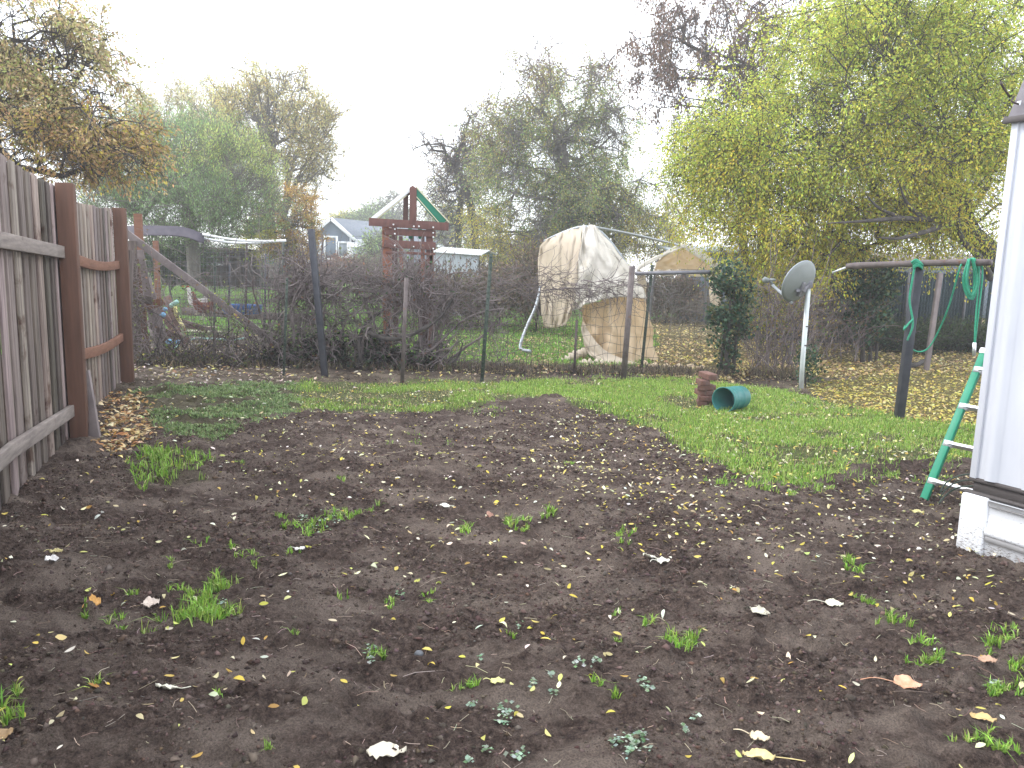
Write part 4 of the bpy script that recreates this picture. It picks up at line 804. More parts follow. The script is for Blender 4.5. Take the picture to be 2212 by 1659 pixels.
def patch(name, rows, m, parent, nu=40, nv=34, wr=.02, fu=1., thick=.006, tp=0.0, fold=.0, fn=7):
    """rows of (px,py,Y) points, top to bottom; smooth grid with wrinkles"""
    C = [curve([D(*q) for q in r], nu) for r in rows]; C = np.array(C); g = np.array([curve(C[:, j], nv) for j in range(nu)])  # nu,nv,3
    u, v_ = np.meshgrid(np.linspace(0, 1, nu), np.linspace(0, 1, nv), indexing='ij')
    g[..., 1] += (fbm(u*9*fu+3, v_*4+1, 4)-.5)*wr*4+fold*np.sin(u*fn*2*math.pi+v_*2)*(.3+.7*v_); g[..., 2] += (fbm(u*7+30, v_*7, 3)-.5)*wr*.8; g[..., 0] += (fbm(u*7+60, v_*9, 3)-.5)*wr*.8
    V = g.reshape(-1, 3); i = np.arange(nu*nv).reshape(nu, nv); Fq = np.stack([i[:-1, :-1], i[1:, :-1], i[1:, 1:], i[:-1, 1:]], -1).reshape(-1, 4)
    o = npmesh(name, V, Fq, m, parent, smooth=True); s_ = o.modifiers.new('s', 'SOLIDIFY'); s_.thickness = thick; return o
cn = thing('canopy_shelter', D(1330, 790, 14), 'collapsed beige tarp canopy hanging on bent steel hoops', 'canopy')
# left roof side darker, right brighter: shading put into the tarp colours
patch('tarp_side', [[(1175,519,14.9),(1200,509,14.5),(1228,498,14.2),(1257,488,14.0)], [(1165,536,15.1),(1195,532,14.5),(1225,530,14.0),(1254,530,13.7)], [(1163,580,15.2),(1193,585,14.6),(1222,590,14.0),(1246,592,13.7)], [(1166,630,15.2),(1192,638,14.7),(1220,645,14.2),(1243,650,13.8)],
      [(1170,675,15.1),(1190,685,14.8),(1214,690,14.4),(1236,676,14.0)], [(1175,707,15.1),(1188,709,14.9),(1206,707,14.6),(1221,700,14.3)]], 'tarp', cn, wr=.07, fold=.012, fn=4)
patch('tarp_front', [[(1256.5,488,14.0),(1272,487,14.0),(1284,488,14.0),(1292,495,14.1)], [(1253.5,530,13.7),(1278,528,13.6),(1305,526,13.7),(1322,530,14.0)], [(1245.5,592,13.7),(1285,580,13.5),(1330,570,13.6),(1360,578,14.0)], [(1243,650,13.8),(1285,628,13.5),(1335,610,13.5),(1382,612,13.9)],
      [(1236,674,14.0),(1270,657,13.5),(1325,644,13.5),(1395,642,13.9)]], 'tarpw', cn, wr=.08, fold=.008, fn=2.5)
patch('tarp_lower', [[(1256,662,14.0),(1300,648,13.8),(1345,642,13.8),(1392,643,14.1)], [(1257,700,14.1),(1300,700,13.8),(1350,695,13.9),(1404,690,14.2)], [(1262,735,14.2),(1305,745,13.7),(1355,745,13.8),(1410,735,14.3)], [(1272,762,14.2),(1312,785,13.6),(1360,795,13.6),(1418,788,14.1)]], 'tarpy', cn, wr=.08, fold=.15, fn=3.5)
patch('tarp_fold', [[(1258,690,13.8),(1268,710,13.7),(1285,735,13.6),(1310,760,13.5),(1350,778,13.4),(1400,790,13.3)], [(1257,715,13.75),(1266,742,13.65),(1290,768,13.5),(1320,782,13.35),(1355,790,13.25),(1402,795,13.2)], [(1264,752,13.7),(1272,766,13.6),(1294,780,13.4),(1322,790,13.2),(1360,797,13.1),(1404,800,13.1)]], 'tarp', cn, wr=.04, nv=16)
# roll trailing right along the ground
for nm, L, r, m in (('tarp_roll', [(1385,789,13.0),(1420,795,12.9),(1460,796,12.9),(1500,797,12.9),(1530,802,12.9)], .07, 'tarpy'), ('tarp_roll', [(1216,783,13.6),(1232,772,13.6),(1250,764,13.7),(1268,760,13.8)], .065, 'tarp'), ('tarp_roll', [(1255,792,13.3),(1272,786,13.2),(1295,788,13.2),(1320,794,13.2)], .08, 'tarp')):
    mb = MB(); P = curve([D(*q) for q in L], 30); rr = r*(1+.35*np.sin(np.arange(30)*1.3)+.1*rng.normal(size=30)); rr[0] = rr[-1] = r*.3; mb.tube(P, rr, 12); mb.build(nm, m, cn, smooth=True)
def pole(L, r, name='pole', m='gal', par=cn, n=20):
    mb = MB(); mb.tube(curve([D(*q) for q in L], n), r, 9); return mb.build(name, m, par, smooth=True)
pole([(1284,491,14),(1345,502,15.5),(1410,516,17.6),(1476,532,19.8)], .028, 'ridge_pole')
pole([(1172,600,15.3),(1158,660,15),(1138,705,14.8),(1124,745,14.6),(1128,755,14.5),(1146,759,14.2)], .03, 'leg')
pole([(1176,521,14.92),(1215,503,14.4),(1257,490,14.05),(1292,497,14.15),(1325,530,14.2),(1360,580,14.2)], .025, 'hoop')
# far gable end
Yg = 19.8
pole([(1379,640,Yg),(1378,585,Yg),(1384,575,Yg),(1430,552,Yg),(1458,535,Yg),(1475,532,Yg),(1492,536,Yg),(1520,552,Yg),(1546,572,Yg),(1552,590,Yg),(1556,700,Yg)], .03, 'hoop', n=60)
pole([(1422,555,Yg+.1),(1410,620,Yg+.1),(1402,700,Yg+.1)], .03, 'leg', 'pipe'); pole([(1523,560,Yg+.1),(1524,620,Yg+.1),(1524,700,Yg+.1)], .03, 'leg', 'pipe'); pole([(1382,590,Yg),(1465,588,Yg),(1550,588,Yg)], .028, 'brace')
patch('gable_panel', [[(1431,553,Yg-.02),(1458,537,Yg-.02),(1475,533,Yg-.02),(1492,537,Yg-.02),(1524,556,Yg-.02)], [(1418,568,Yg),(1445,563,Yg),(1475,560,Yg),(1500,562,Yg),(1532,570,Yg)], [(1414,583,Yg),(1445,583,Yg),(1475,582,Yg),(1505,583,Yg),(1540,582,Yg)]], 'tarpy', cn, wr=.02)
patch('valance', [[(1410,584,Yg-.05),(1445,583.5,Yg-.05),(1475,583,Yg-.05),(1505,584,Yg-.05),(1541,583,Yg-.05)], [(1412,593,Yg-.06),(1445,596,Yg-.06),(1475,592,Yg-.06),(1505,598,Yg-.06),(1539,592,Yg-.06)]], 'tarp', cn, wr=.02, nv=8)
patch('roof_flap', [[(1376,580,Yg-.3),(1385,570,Yg-.3),(1430,547,Yg-.3),(1460,531,Yg-.3),(1476,528,Yg-.3)], [(1377,586,Yg-.35),(1390,578,Yg-.35),(1432,555,Yg-.35),(1460,541,Yg-.35),(1474,535,Yg-.35)]], 'tarpw', cn, wr=.015, nv=8)
patch('roof_flap', [[(1475,528,Yg-.3),(1492,533,Yg-.3),(1520,546,Yg-.3),(1550,568,Yg-.3),(1560,580,Yg-.3)], [(1475,535,Yg-.35),(1486,543,Yg-.35),(1512,560,Yg-.35),(1538,578,Yg-.35),(1546,590,Yg-.35)]], 'tarpw', cn, wr=.015, nv=8)
patch('side_curtain', [[(1376,580,Yg-.2),(1383,584,Yg-.1),(1392,588,Yg)], [(1377,610,Yg-.2),(1384,612,Yg-.1),(1396,615,Yg)], [(1383,645,Yg-.2),(1388,650,Yg-.1),(1394,655,Yg)]], 'tarp', cn, 14, 20, wr=.03)
patch('side_curtain', [[(1530,584,Yg),(1542,586,Yg-.2),(1558,580,Yg-.3)], [(1532,620,Yg),(1542,622,Yg-.2),(1558,620,Yg-.3)], [(1536,665,Yg),(1544,668,Yg-.2),(1556,665,Yg-.3)], [(1545,705,Yg),(1550,712,Yg-.2),(1556,710,Yg-.3)]], 'tarp', cn, 14, 30, wr=.03, fold=.04, fn=2)
# grey panel wall behind canopy + pale building roofs
gb = thing('grey_outbuilding', D(1500, 690, 27), 'low blue grey outbuilding seen through the far canopy end', 'building')
mb = MB(); a = D(1465, 690, 27); b = D(1600, 690, 27); mb.hexa([[a[0],27,-.1],[b[0],27,-.1],[b[0]+1,30,-.1],[a[0]+1,30,-.1],[a[0],27,2.3],[b[0],27,2.3],[b[0]+1,30,2.6],[a[0]+1,30,2.6]]); mb.build('wall', 'houseblue', gb)
mb = MB(); mb.box([(a[0]+b[0])/2+.5, 28.5, 2.62], (b[0]-a[0]+1.8, 3.6, .1), 0, 1, .08); mb.build('roof', 'shedmetal', gb)
for x0, x1, Y, y0, lb, m in ((1550,1660,34,548,'long pale building with flat white roof behind the yellow tree','shedmetal'),(1800,2200,36,552,'grey low building roof showing behind the clothesline bar','rail_grey')):
    e = thing('low_building', D((x0+x1)/2, 640, Y), lb, 'building'); a = D(x0, 600, Y); b = D(x1, 600, Y); z = ZH(a, y0)
    mb = MB(); mb.hexa([[a[0],Y,0],[b[0],Y,0],[b[0],Y+5,0],[a[0],Y+5,0],[a[0],Y,z-.3],[b[0],Y,z-.3],[b[0],Y+5,z-.3],[a[0],Y+5,z-.3]]); mb.build('wall', 'shedmetal' if m == 'shedmetal' else 'houseblue', e)
    mb = MB(); mb.hexa([[a[0]-.3,Y-.4,z-.3],[b[0]+.3,Y-.4,z-.3],[b[0]+.3,Y+5.2,z+.2],[a[0]-.3,Y+5.2,z+.2],[a[0]-.3,Y-.4,z-.12],[b[0]+.3,Y-.4,z-.12],[b[0]+.3,Y+5.2,z+.4],[a[0]-.3,Y+5.2,z+.4]]); mb.build('roof', 'white' if m == 'shedmetal' else 'rail_grey', e)

# ------------------------------------------------------------------ dark slatted chain link fence (right, rear)
sf = thing('slatted_fence', D(1850, 760, 19), 'dark green chain link fence with privacy slats behind the yard', 'fence')
a = D(1590, 700, 19.5); b = D(2330, 700, 18.0); L = b-a; zt = ZH(D(1800,700,19.1), 577); mb = MB(); n = int(np.linalg.norm(L[:2])/.068)
for i in range(n):
    if rng.random() < .03: continue
    p = a+L*i/n; mb.box([p[0], p[1], zt/2-.05+rng.normal(0,.012)], (.063,.008,zt-.08), -.19+rng.normal(0,.12), rng.uniform(.6,1.3))
mb.build('slats', 'slat', sf)
PLs = []
for i in range(int(n*1.1)):
    for s_ in (-1, 1):
        p = a+L*i/(n*1.1); dx = L/np.linalg.norm(L)*s_*zt; q = p+dx*.5
        if min(a[0], b[0]) < q[0] < max(a[0], b[0]): PLs.append([[p[0],p[1]-.02,.02],[p[0]+dx[0]*.25,p[1]+dx[1]*.25-.025,zt*.5],[q[0],q[1]-.02,zt]])
v, f = many_tubes(np.array(PLs), np.full((len(PLs), 3), .003), 3); npmesh('chain_link', v, f, 'tgreen', sf)
mb = MB(); mb.tube([[a[0],a[1]-.03,zt],[b[0],b[1]-.03,zt]], .025, 8); mb.build('top_rail', 'pipe', sf)
for i in range(6):
    p = a+L*(i+.05)/6; mb = MB(); mb.tube([[p[0],p[1]-.06,-.05],[p[0],p[1]-.06,zt+.05]], .03, 8); mb.build('post', 'pipe', sf)
# wood post behind the clothes line
p = G(2000, 802); mb = MB(); mb.beam(p-[0,0,.1], D(2031, 590, p[1]+.1), .075, .075, up=(0,1,0)); tag(mb.build('wooden_post', 'greyboard', None, p, bevel=.005), 'slim weathered wooden post standing behind the clothesline post', 'post')

# ------------------------------------------------------------------ clothesline
b0 = G(1941, 904); tp = D(1984, 572, b0[1]+.05); cl = thing('clothesline_post', b0, 'dark metal clothesline post with long weathered crossbar', 'clothesline')
mb = MB(); mb.beam(b0-[0,0,.1], tp, .085, .085, up=(0,1,0)); mb.build('post', 'steelblue', cl, bevel=.004)
Yc = tp[1]
mb = MB(); P = curve([D(1829,575,Yc+.6), D(1900,572,Yc+.3), D(1985,569,Yc-.05), D(2060,567,Yc-.3), D(2142,567,Yc-.6)], 24); mb.tube(P, .036*(1+.08*rng.normal(size=24)), 10); mb.build('crossbar', 'rustpipe', cl)
mb = MB(); mb.tube([D(1798,589,Yc+.75), D(1832,576,Yc+.6)], .012, 6); mb.build('hook_rod', 'alu', cl)
def rope(paths, r, label, n=60):
    mb = MB()
    for L in paths: mb.tube(curve([D(*q) for q in L], n), r, 6)
    o = mb.build('rope', 'rope', None, D(*paths[0][0]), smooth=True); tag(o, label, 'rope', 'green ropes on the clothesline')
kn = []
for k in range(7):
    cx = 1982+rng.normal(0,2); y0 = 563+k*2.2; kn.append([(cx-9,y0+3,Yc-.12),(cx,y0-2,Yc-.14),(cx+9,y0+4,Yc-.1),(cx+6,y0+8,Yc+.1),(cx-6,y0+6,Yc+.1),(cx-9,y0+3,Yc-.12)])
rope(kn+[[(1976,575,Yc-.12),(1970,610,Yc-.1),(1965,650,Yc-.08),(1972,700,Yc-.1),(1960,735,Yc-.08)], [(1972,690,Yc-.12),(1962,700,Yc-.14),(1953,712,Yc-.12),(1956,703,Yc+.1)]], .011, 'green rope knotted round the clothesline post top and trailing down it')
coil = []
for k in range(9):
    w = 8+rng.uniform(0,9); h = rng.uniform(55,84); cx = 2097+rng.normal(0,3); yq = Yc-.42+rng.normal(0,.04)
    coil.append([(cx-4,560,yq),(cx-w,595,yq-.02),(cx-w*.9,565+h*.75,yq),(cx,566+h,yq),(cx+w*.9,565+h*.75,yq),(cx+w,595,yq),(cx+4,560,yq-.05),(cx,562,yq+.12),(cx-4,560,yq)])
rope(coil, .0085, 'coiled bundle of green rope hung over the crossbar')
rope([[(2080,562,Yc-.38),(2070,590,Yc-.38),(2050,660,Yc-.2),(2025,720,Yc),(2005,752,Yc+.1),(1985,760,Yc+.1),(1965,752,Yc+.05)]], .009, 'green rope swooping from the coil down to the dark post')
rope([[(2120,563,Yc-.5),(2122,600,Yc-.5),(2112,690,Yc-.5),(2106,742,Yc-.5)], [(2116,563,Yc-.5),(2113,620,Yc-.48),(2107,700,Yc-.5),(2105,742,Yc-.5)]], .0085, 'green rope end hanging straight near the white home')
mb = MB(); mb.tube([D(2105,740,Yc-.5), D(2104,768,Yc-.5)], .018, 8); tag(mb.build('rope_clip', 'alu', None, D(2105,740,Yc-.5)), 'small metal snap clip on the hanging rope end', 'clip')

# ------------------------------------------------------------------ satellite dish
pb = G(1731, 842); Yd = pb[1]; ds = thing('satellite_dish', pb, 'grey satellite dish facing left on a pale leaning pole', 'satellite dish')
mb = MB(); mb.tube([pb-[0,0,.1], D(1733,790,Yd), D(1747,612,Yd)], .033, 12); mb.build('pole', 'dishpole', ds, smooth=True)
ctr = D(1725, 608, Yd-.05); nd = np.array([-.50, .78, .36]); nd /= np.linalg.norm(nd)   # looks away to the upper left
ax = np.cross(nd, [0,0,1]); ax /= np.linalg.norm(ax); ay = np.cross(ax, nd); rw, rh = .31, .285; Vd = []; NR, NT = 7, 36
for i in range(NR+1):
    r = i/NR
    for j in range(NT):
        t = 2*math.pi*j/NT; Vd.append(ctr+ax*rw*r*math.cos(t)+ay*rh*1.05*r*math.sin(t)+nd*(.075*(r*r-1)+(.012 if False else 0)))
mb = MB(); mb.add(Vd, [(i*NT+j, i*NT+(j+1) % NT, (i+1)*NT+(j+1) % NT, (i+1)*NT+j) for i in range(NR) for j in range(NT)]); dd = mb.build('reflector', 'dish', ds, smooth=True, solid=.008)
mb = MB(); rim = [ctr+ax*rw*math.cos(t)+ay*rh*1.05*math.sin(t) for t in np.linspace(0, 2*math.pi, 41)]; mb.tube(rim, .007, 6); mb.build('rim', 'gal', ds, smooth=True)
bk = ctr-nd*.09-ay*.1; mt = D(1746, 615, Yd)
mb = MB(); mb.beam(bk+ay*.12, bk-ay*.08, .06, .05); mb.beam(bk, mt, .07, .05); mb.box(mt, (.09,.09,.1)); mb.beam(bk+ax*.1, bk-ax*.1, .03, .04); mb.beam(bk-ax*.08, mt+[0,0,-.06], .02, .02); mb.build('bracket', 'pipe', ds, bevel=.004)
ar0 = ctr-ay*rh*1.0-nd*.03; ar1 = D(1668, 615, Yd+.3); mb = MB(); mb.beam(ar0-[0,0,.02], ar1, .035, .03); mb.beam(ctr-ay*rh*.9, ar1+(ar0-ar1)*.05, .008, .008); mb.build('feed_arm', 'gal', ds, bevel=.003)
mb = MB(); h0_ = D(1652,606,Yd+.3); mb.tube([h0_+[-.03,0,0], h0_+[0,0,.01], h0_+[.06,0,.0]], [.028,.045,.03], 10); mb.tube([D(1668,614,Yd+.3), D(1664,606,Yd+.3)], .02, 6); mb.tube([D(1664,604,Yd+.25), D(1674,605,Yd+.2)], .02, 8); mb.build('feed_horn', 'dish', ds, smooth=True)
for y in (705, 746):
    mb = MB(); c = D(1735.6+(790-y)*.079+(-.7), y, Yd); mb.tube([c-[0,0,.008], c+[0,0,.008]], .037, 12); mb.build('cable_tie', 'wire', ds)

# ------------------------------------------------------------------ barrel and bricks
c0 = G(1562, 893); c1 = G(1600, 887); R_ = .142
cA = D(1562, 868, c0[1]+.05); cA[2] = R_+gz(cA[0], cA[1]); cB = D(1601, 866, c0[1]+.33); cB[2] = cA[2]; dv = (cB-cA); dv /= np.linalg.norm(dv); Lb = .40; cB = cA+dv*Lb
br = thing('bucket', cA-[0,0,R_], 'teal green plastic drum lying open on its side in the grass', 'bucket')
mb = MB(); s1 = np.cross(dv, [0,0,1]); s1 /= np.linalg.norm(s1); s2 = np.cross(s1, dv); NT = 40
prof = [(0,1.03),(.012,1.06),(.035,1.06),(.04,1.0),(.25,.985),(.27,1.005),(.30,1.005),(.32,.98),(.60,.965),(.62,.985),(.65,.985),(.67,.96),(.95,.93),(1,.88),(1,0.01)]
inn = [(.985,.0005),(.985,.86),(.94,.90),(.02,.965),(0,1.0)]
pr = inn+prof; V = []
for t, r in pr:
    for j in range(NT):
        a_ = 2*math.pi*j/NT; V.append(cA+dv*Lb*t+(s1*math.cos(a_)+s2*math.sin(a_))*R_*r)
mb.add(V, [(i*NT+j, i*NT+(j+1) % NT, (i+1)*NT+(j+1) % NT, (i+1)*NT+j) for i in range(len(pr)-1) for j in range(NT)])
# order: inner bottom -> rim -> outside -> outer bottom
mb.build('shell', 'barrel', br, smooth=True)
bc = G(1532, 880)+np.array([0, .14, 0]); zb_ = gz(bc[0], bc[1]); names = ['bottom', 'second', 'third', 'fourth', 'fifth']
def brick(c, rz, rx, lb, s_=1.0):
    mb = MB(); mb.box(c, np.array((.112,.20,.062))*s_, rz, 1, rx); o = mb.build('brick', 'brick', None, c-[0,0,.031], bevel=.006); tag(o, lb, 'brick', 'bricks stacked beside the drum')
for q in range(2):
    for k in range(5-q):
        c = np.array([bc[0]+(-.058+.113*q)+rng.normal(0,.009)-(.012*k if q else -.004*k), bc[1]+.03*q+rng.normal(0,.012), zb_+.03+.0635*k])
        brick(c, rng.normal(0,.10), rng.normal(0,.02), f'rough red brick, {names[k]} from the ground in the {"right" if q else "left"} row of the small stack')
brick(np.array([bc[0]+.0, bc[1]+.0, zb_+.03+.0635*5+.012]), .35, .08, 'rough red brick lying topmost on the small stack beside the drum', 1.12)

# ------------------------------------------------------------------ mobile home
HA = R(25.7); u = np.array([math.sin(HA), -math.cos(HA), 0]); w = np.array([math.cos(HA), math.sin(HA), 0]); C0 = G(2061, 1186); z0 = -.03
print('HOME', C0)
mh = thing('mobile_home', C0, 'white metal sided mobile home corner at the right edge', 'mobile home')
zs = ZH(C0, 1058); Ls, Ws = 11.0, 4.2
S0 = C0+u*.0+w*.035
def Hp(a, b, z, o=C0):
    q = .008*max(z, 0); return np.array([o[0]+u[0]*(a+q*.4)+w[0]*(b+q), o[1]+u[1]*(a+q*.4)+w[1]*(b+q), z])
zb = ZH(Hp(.03,.035,0), 1029); zt = ZH(Hp(.03,.035,0), 262); zf = zt+.42
print('HOMEZ', zs, zb, zt)
def prism(mb, a0, a1, b0, b1, z0_, z1_): mb.hexa([Hp(a0,b0,z0_), Hp(a1,b0,z0_), Hp(a1,b1,z0_), Hp(a0,b1,z0_), Hp(a0,b0,z1_), Hp(a1,b0,z1_), Hp(a1,b1,z1_), Hp(a0,b1,z1_)])
# corrugated siding, both visible walls
mb = MB(); prof = []; a_ = .03; 
while a_ < Ls: prof += [(a_, 0), (a_+.07, 0), (a_+.085, .02), (a_+.125, .02), (a_+.14, 0)]; a_ += .2
V = []
for a_, d_ in prof: V += [Hp(a_, .035-d_, zb), Hp(a_, .035-d_, zt+.1)]
mb.add(V, [(2*i, 2*i+1, 2*i+3, 2*i+2) for i in range(len(prof)-1)]); V = []; prof2 = []; a_ = .035
while a_ < Ws: prof2 += [(a_, 0), (a_+.07, 0), (a_+.085, .02), (a_+.125, .02), (a_+.14, 0)]; a_ += .2
for a_, d_ in prof2: V += [Hp(.03-d_, a_, zb), Hp(.03-d_, a_, zt+.1)]
mb.add(V, [(2*i, 2*i+2, 2*i+3, 2*i+1) for i in range(len(prof2)-1)])
MT['siding'] = simple('white_siding', (.56,.58,.62), (.49,.51,.56), 2.5, .38, (3,3,.7), bstr=.15, stains=(26,.74,(.5,.5,.5)))
MT['skirt'] = simple('white_skirting', (.74,.76,.79), (.60,.62,.65), 5, .5, stains=None)
mb.build('wall', 'siding', mh)
mb = MB(); mb.hexa([Hp(.02,.028,zb-.005), Hp(.06,.022,zb-.005), Hp(.06,.05,zb-.005), Hp(.02,.05,zb-.005), Hp(.02,.028,zt+.1), Hp(.06,.022,zt+.1), Hp(.06,.05,zt+.1), Hp(.02,.05,zt+.1)]); mb.build('corner_trim', 'siding', mh, bevel=.004)
mb = MB(); prism(mb, .04, Ls, .042, Ws, zs-.01, zb+.02); mb.build('band', 'band', mh)
mb = MB(); prism(mb, -.002, Ls, .016, .05, zs-.012, zs+.004); prism(mb, .02, Ls, .028, .05, zb-.022, zb-.002); mb.build('edge_strip', 'band', mh)
# skirting with ribs; mud splashes near the ground
m, n, b, o_ = nt('muddy_skirting'); tc = n.nodes.new('ShaderNodeTexCoord'); v = tc.outputs['Object']; t = noise(n, v, 45, 8, .75, (1,1,3)); sp_ = n.nodes.new('ShaderNodeSeparateXYZ'); n.links.new(v, sp_.inputs[0])
mr = n.nodes.new('ShaderNodeMapRange'); mr.inputs[1].default_value = 0; mr.inputs[2].default_value = .42; mr.inputs[3].default_value = .13; mr.inputs[4].default_value = -.06; n.links.new(sp_.outputs[2], mr.inputs[0])
ad = n.nodes.new('ShaderNodeMath'); ad.operation = 'ADD'; n.links.new(t.outputs[0], ad.inputs[0]); n.links.new(mr.outputs[0], ad.inputs[1]); r_ = ramp(n, [(.60,(0,0,0)),(.70,(1,1,1))]); n.links.new(ad.outputs[0], r_.inputs[0])
n.links.new(mix(n, r_.outputs[0], (.74,.76,.79), (.24,.22,.21)), b.inputs['Base Color']); b.inputs['Roughness'].default_value = .5; MT['skirtmud'] = m
H_ = zs-z0; rows = [(z0-.05,0.0),(z0+H_*.42,.0),(z0+H_*.445,.022),(z0+H_*.52,.022),(z0+H_*.55,0),(z0+H_*.88,0),(z0+H_*.90,.016),(zs-.012,.016),(zs-.012,.04)]
mb = MB(); V = []
for z, d_ in rows: V += [Hp(.16, -d_*.9+.012, z), Hp(Ls, -d_*.9+.012, z)]
mb.add(V, [(2*i, 2*i+2, 2*i+3, 2*i+1) for i in range(len(rows)-1)]); mb.build('skirting', 'skirtmud', mh)
MT['ribshade'] = simple('painted_rib_shade', (.3,.3,.31), (.36,.36,.37), 6, .7)  # grey strips that paint the shade below the skirting ribs
mb = MB(); zr = z0+H_*.44; prism(mb, .165, Ls, -.002, .006, zr-.035, zr-.002); prism(mb, .165, Ls, -.0015, .006, z0+H_*.865, z0+H_*.89); mb.build('rib_shade_strip', 'ribshade', mh)
mb = MB(); mb.hexa([Hp(0,0,z0-.05), Hp(.16,-.004,z0-.05), Hp(.16,.03,z0-.05), Hp(.0,.1,z0-.05), Hp(0,0,zs-.01), Hp(.16,-.004,zs-.01), Hp(.16,.03,zs-.01), Hp(0,.1,zs-.01)]); mb.build('corner_post', 'skirtmud', mh, bevel=.02)
mb = MB(); prism(mb, .02, .05, .1, Ws, z0-.05, zs-.01); mb.build('end_skirting', 'skirt', mh)
# eave trim and roof
mb = MB(); mb.hexa([Hp(.0,.01,zt), Hp(Ls,.01,zt), Hp(Ls,.07,zt), Hp(0,.07,zt), Hp(.05,.05,zt+.24), Hp(Ls,.05,zt+.24), Hp(Ls,.10,zt+.24), Hp(.05,.10,zt+.24)]); prism(mb, .045, Ls, .035, .10, zt+.24, zt+.31); mb.build('eave_trim', 'trim', mh, bevel=.004)
mb = MB(); prism(mb, -.006, -.001, .0, Ws, zt-.002, zt+.03); prism(mb, -.006, Ls, -.004, .009, zt-.012, zt+.02); mb.build('drip_edge', 'band', mh)
mb = MB(); mb.hexa([Hp(.06,.06,zt+.311), Hp(Ls,.06,zt+.311), Hp(Ls,Ws/2,zt+.6), Hp(.06,Ws/2,zt+.6), Hp(.06,.06,zt+.34), Hp(Ls,.06,zt+.34), Hp(Ls,Ws/2,zt+.63), Hp(.06,Ws/2,zt+.63)]); mb.build('roof', 'whitedull', mh)
hk = Hp(.02,-.01,zt+.12); mb = MB(); mb.tube(curve([hk+[0,0,0], hk-w*.05+[0,0,.03], hk-w*.09+[0,0,.06]], 8), .006, 5); mb.tube(curve([hk+u*.02, hk+u*.03-w*.03+[0,0,-.03], hk+u*.05+[0,0,-.045]], 8), .005, 5); mb.build('wire_hook', 'wire', mh)

# ------------------------------------------------------------------ ladder leaning on end wall
ld = thing('ladder', G(1993, 1079), 'green fibreglass ladder with silver rungs leaning behind the home corner', 'ladder')
A1 = G(1996, 1079); B1 = D(2118, 782, A1[1]+.28)
off = np.array([.2, -.36, 0])
def lr(t, s_): return A1+(B1-A1)*t+off*s_
for s_ in (0, 1):
    mb = MB(); mb.beam(lr(0,s_), lr(1.06,s_), .03, .055, up=off); mb.build('side_rail', 'ladder', ld, bevel=.005)
for t in (.13,.40,.67,.94): 
    mb = MB(); mb.beam(lr(t-.22*.0,0.05), lr(t,.95), .07, .022, up=(B1-A1)); mb.build('rung', 'alu', ld, bevel=.004)
    mb = MB(); c = lr(t, 0)+off*.03; mb.beam(c-(B1-A1)*.02, c+(B1-A1)*.02, .034, .06, up=off); mb.build('rung_bracket', 'alu', ld)
mb = MB()
for s_ in (0, 1): mb.beam(lr(1.06,s_), lr(1.10,s_), .036, .062, up=off)
mb.beam(lr(1.08,0), lr(1.08,1), .05, .03, up=(B1-A1)); mb.build('top_cap', 'alu', ld, bevel=.004)
# green wires beside the corner
mb = MB()
for k in range(3): mb.tube(curve([Hp(.05,.06,zs+.10-.035*k), Hp(-.03,.03,zs+.075-.035*k), Hp(-.09,-.0+.01*k,zs+.02-.035*k), Hp(-.11,-.02,zs-.05-.03*k)], 12), .005, 5)
tag(mb.build('rake_head', 'tgreen', None, Hp(-.02,.02,zs), smooth=True), 'dark green curved rake tines poking out behind the home corner', 'rake')
# ------------------------------------------------------------------ trees
def grow(root, trunkpts, blobs, ntips, seg, jit, seed, pull=.25):
    """connects tip points inside the crown blobs back to the trunk; returns nodes, parents, radii, tips"""
    r = np.random.default_rng(seed); N = [np.array(p, float) for p in trunkpts]; par = [-1]+list(range(len(N)-1))
    w = np.array([b[3]*b[4]*b[5] for b in blobs])**.8; w /= w.sum(); T = []; tb = []
    for _ in range(ntips):
        k = r.choice(len(blobs), p=w); b = blobs[k]; d = r.normal(size=3); d /= np.linalg.norm(d); d *= r.uniform(.15, 1)**.5*(1+r.exponential(.13)); s_ = b[2]/F
        T.append(D(b[0], b[1], b[2])+d*np.array([b[3]*s_, b[5], b[4]*s_])); tb.append(k)
    T = np.array(T); T[:, 2] = np.maximum(T[:, 2], .3); base = N[-1]; order = np.argsort(np.linalg.norm(T-base, axis=1)); cap = len(N)+ntips*40; A = np.zeros((cap, 3)); A[:len(N)] = N; plen = np.zeros(cap); cnt = len(N); tips = []
    t0 = max(0, len(N)-max(2, int(len(N)*.6)))
    for q in order:
        t = T[q]; d = np.linalg.norm(A[t0:cnt]-t, axis=1)+pull*plen[t0:cnt]; i = int(np.argmin(d))+t0; L = np.linalg.norm(t-A[i]); k = max(1, min(38, int(L/seg))); prev = i; st = A[i].copy()
        dirp = (A[i]-A[par[i]]) if par[i] >= 0 else np.array([0,0,1.]); nn = np.linalg.norm(dirp); dirp = dirp/nn if nn > 0 else dirp
        mid = st+(t-st)*.42+dirp*L*.13
        for s_ in range(1, k+1):
            f = s_/k; p = (1-f)**2*st+2*f*(1-f)*mid+f*f*t+(r.normal(0, jit*seg, 3) if s_ < k else 0)
            A[cnt] = p; par.append(prev); plen[cnt] = plen[prev]+L/k; prev = cnt; cnt += 1
        tips.append(prev)
    A = A[:cnt]; par = np.array(par); return A, par, np.array(tips), np.array(tb)[order]
def radii(par, tips, r0, p=1.85, rt=.006):
    n = len(par); s_ = np.zeros(n); s_[tips] = 1
    for i in range(n-1, 0, -1):
        if s_[i] == 0: s_[i] = 1
        s_[par[i]] += s_[i]
    s_ = s_**(1/p); return np.maximum(rt, r0*s_/s_[0])
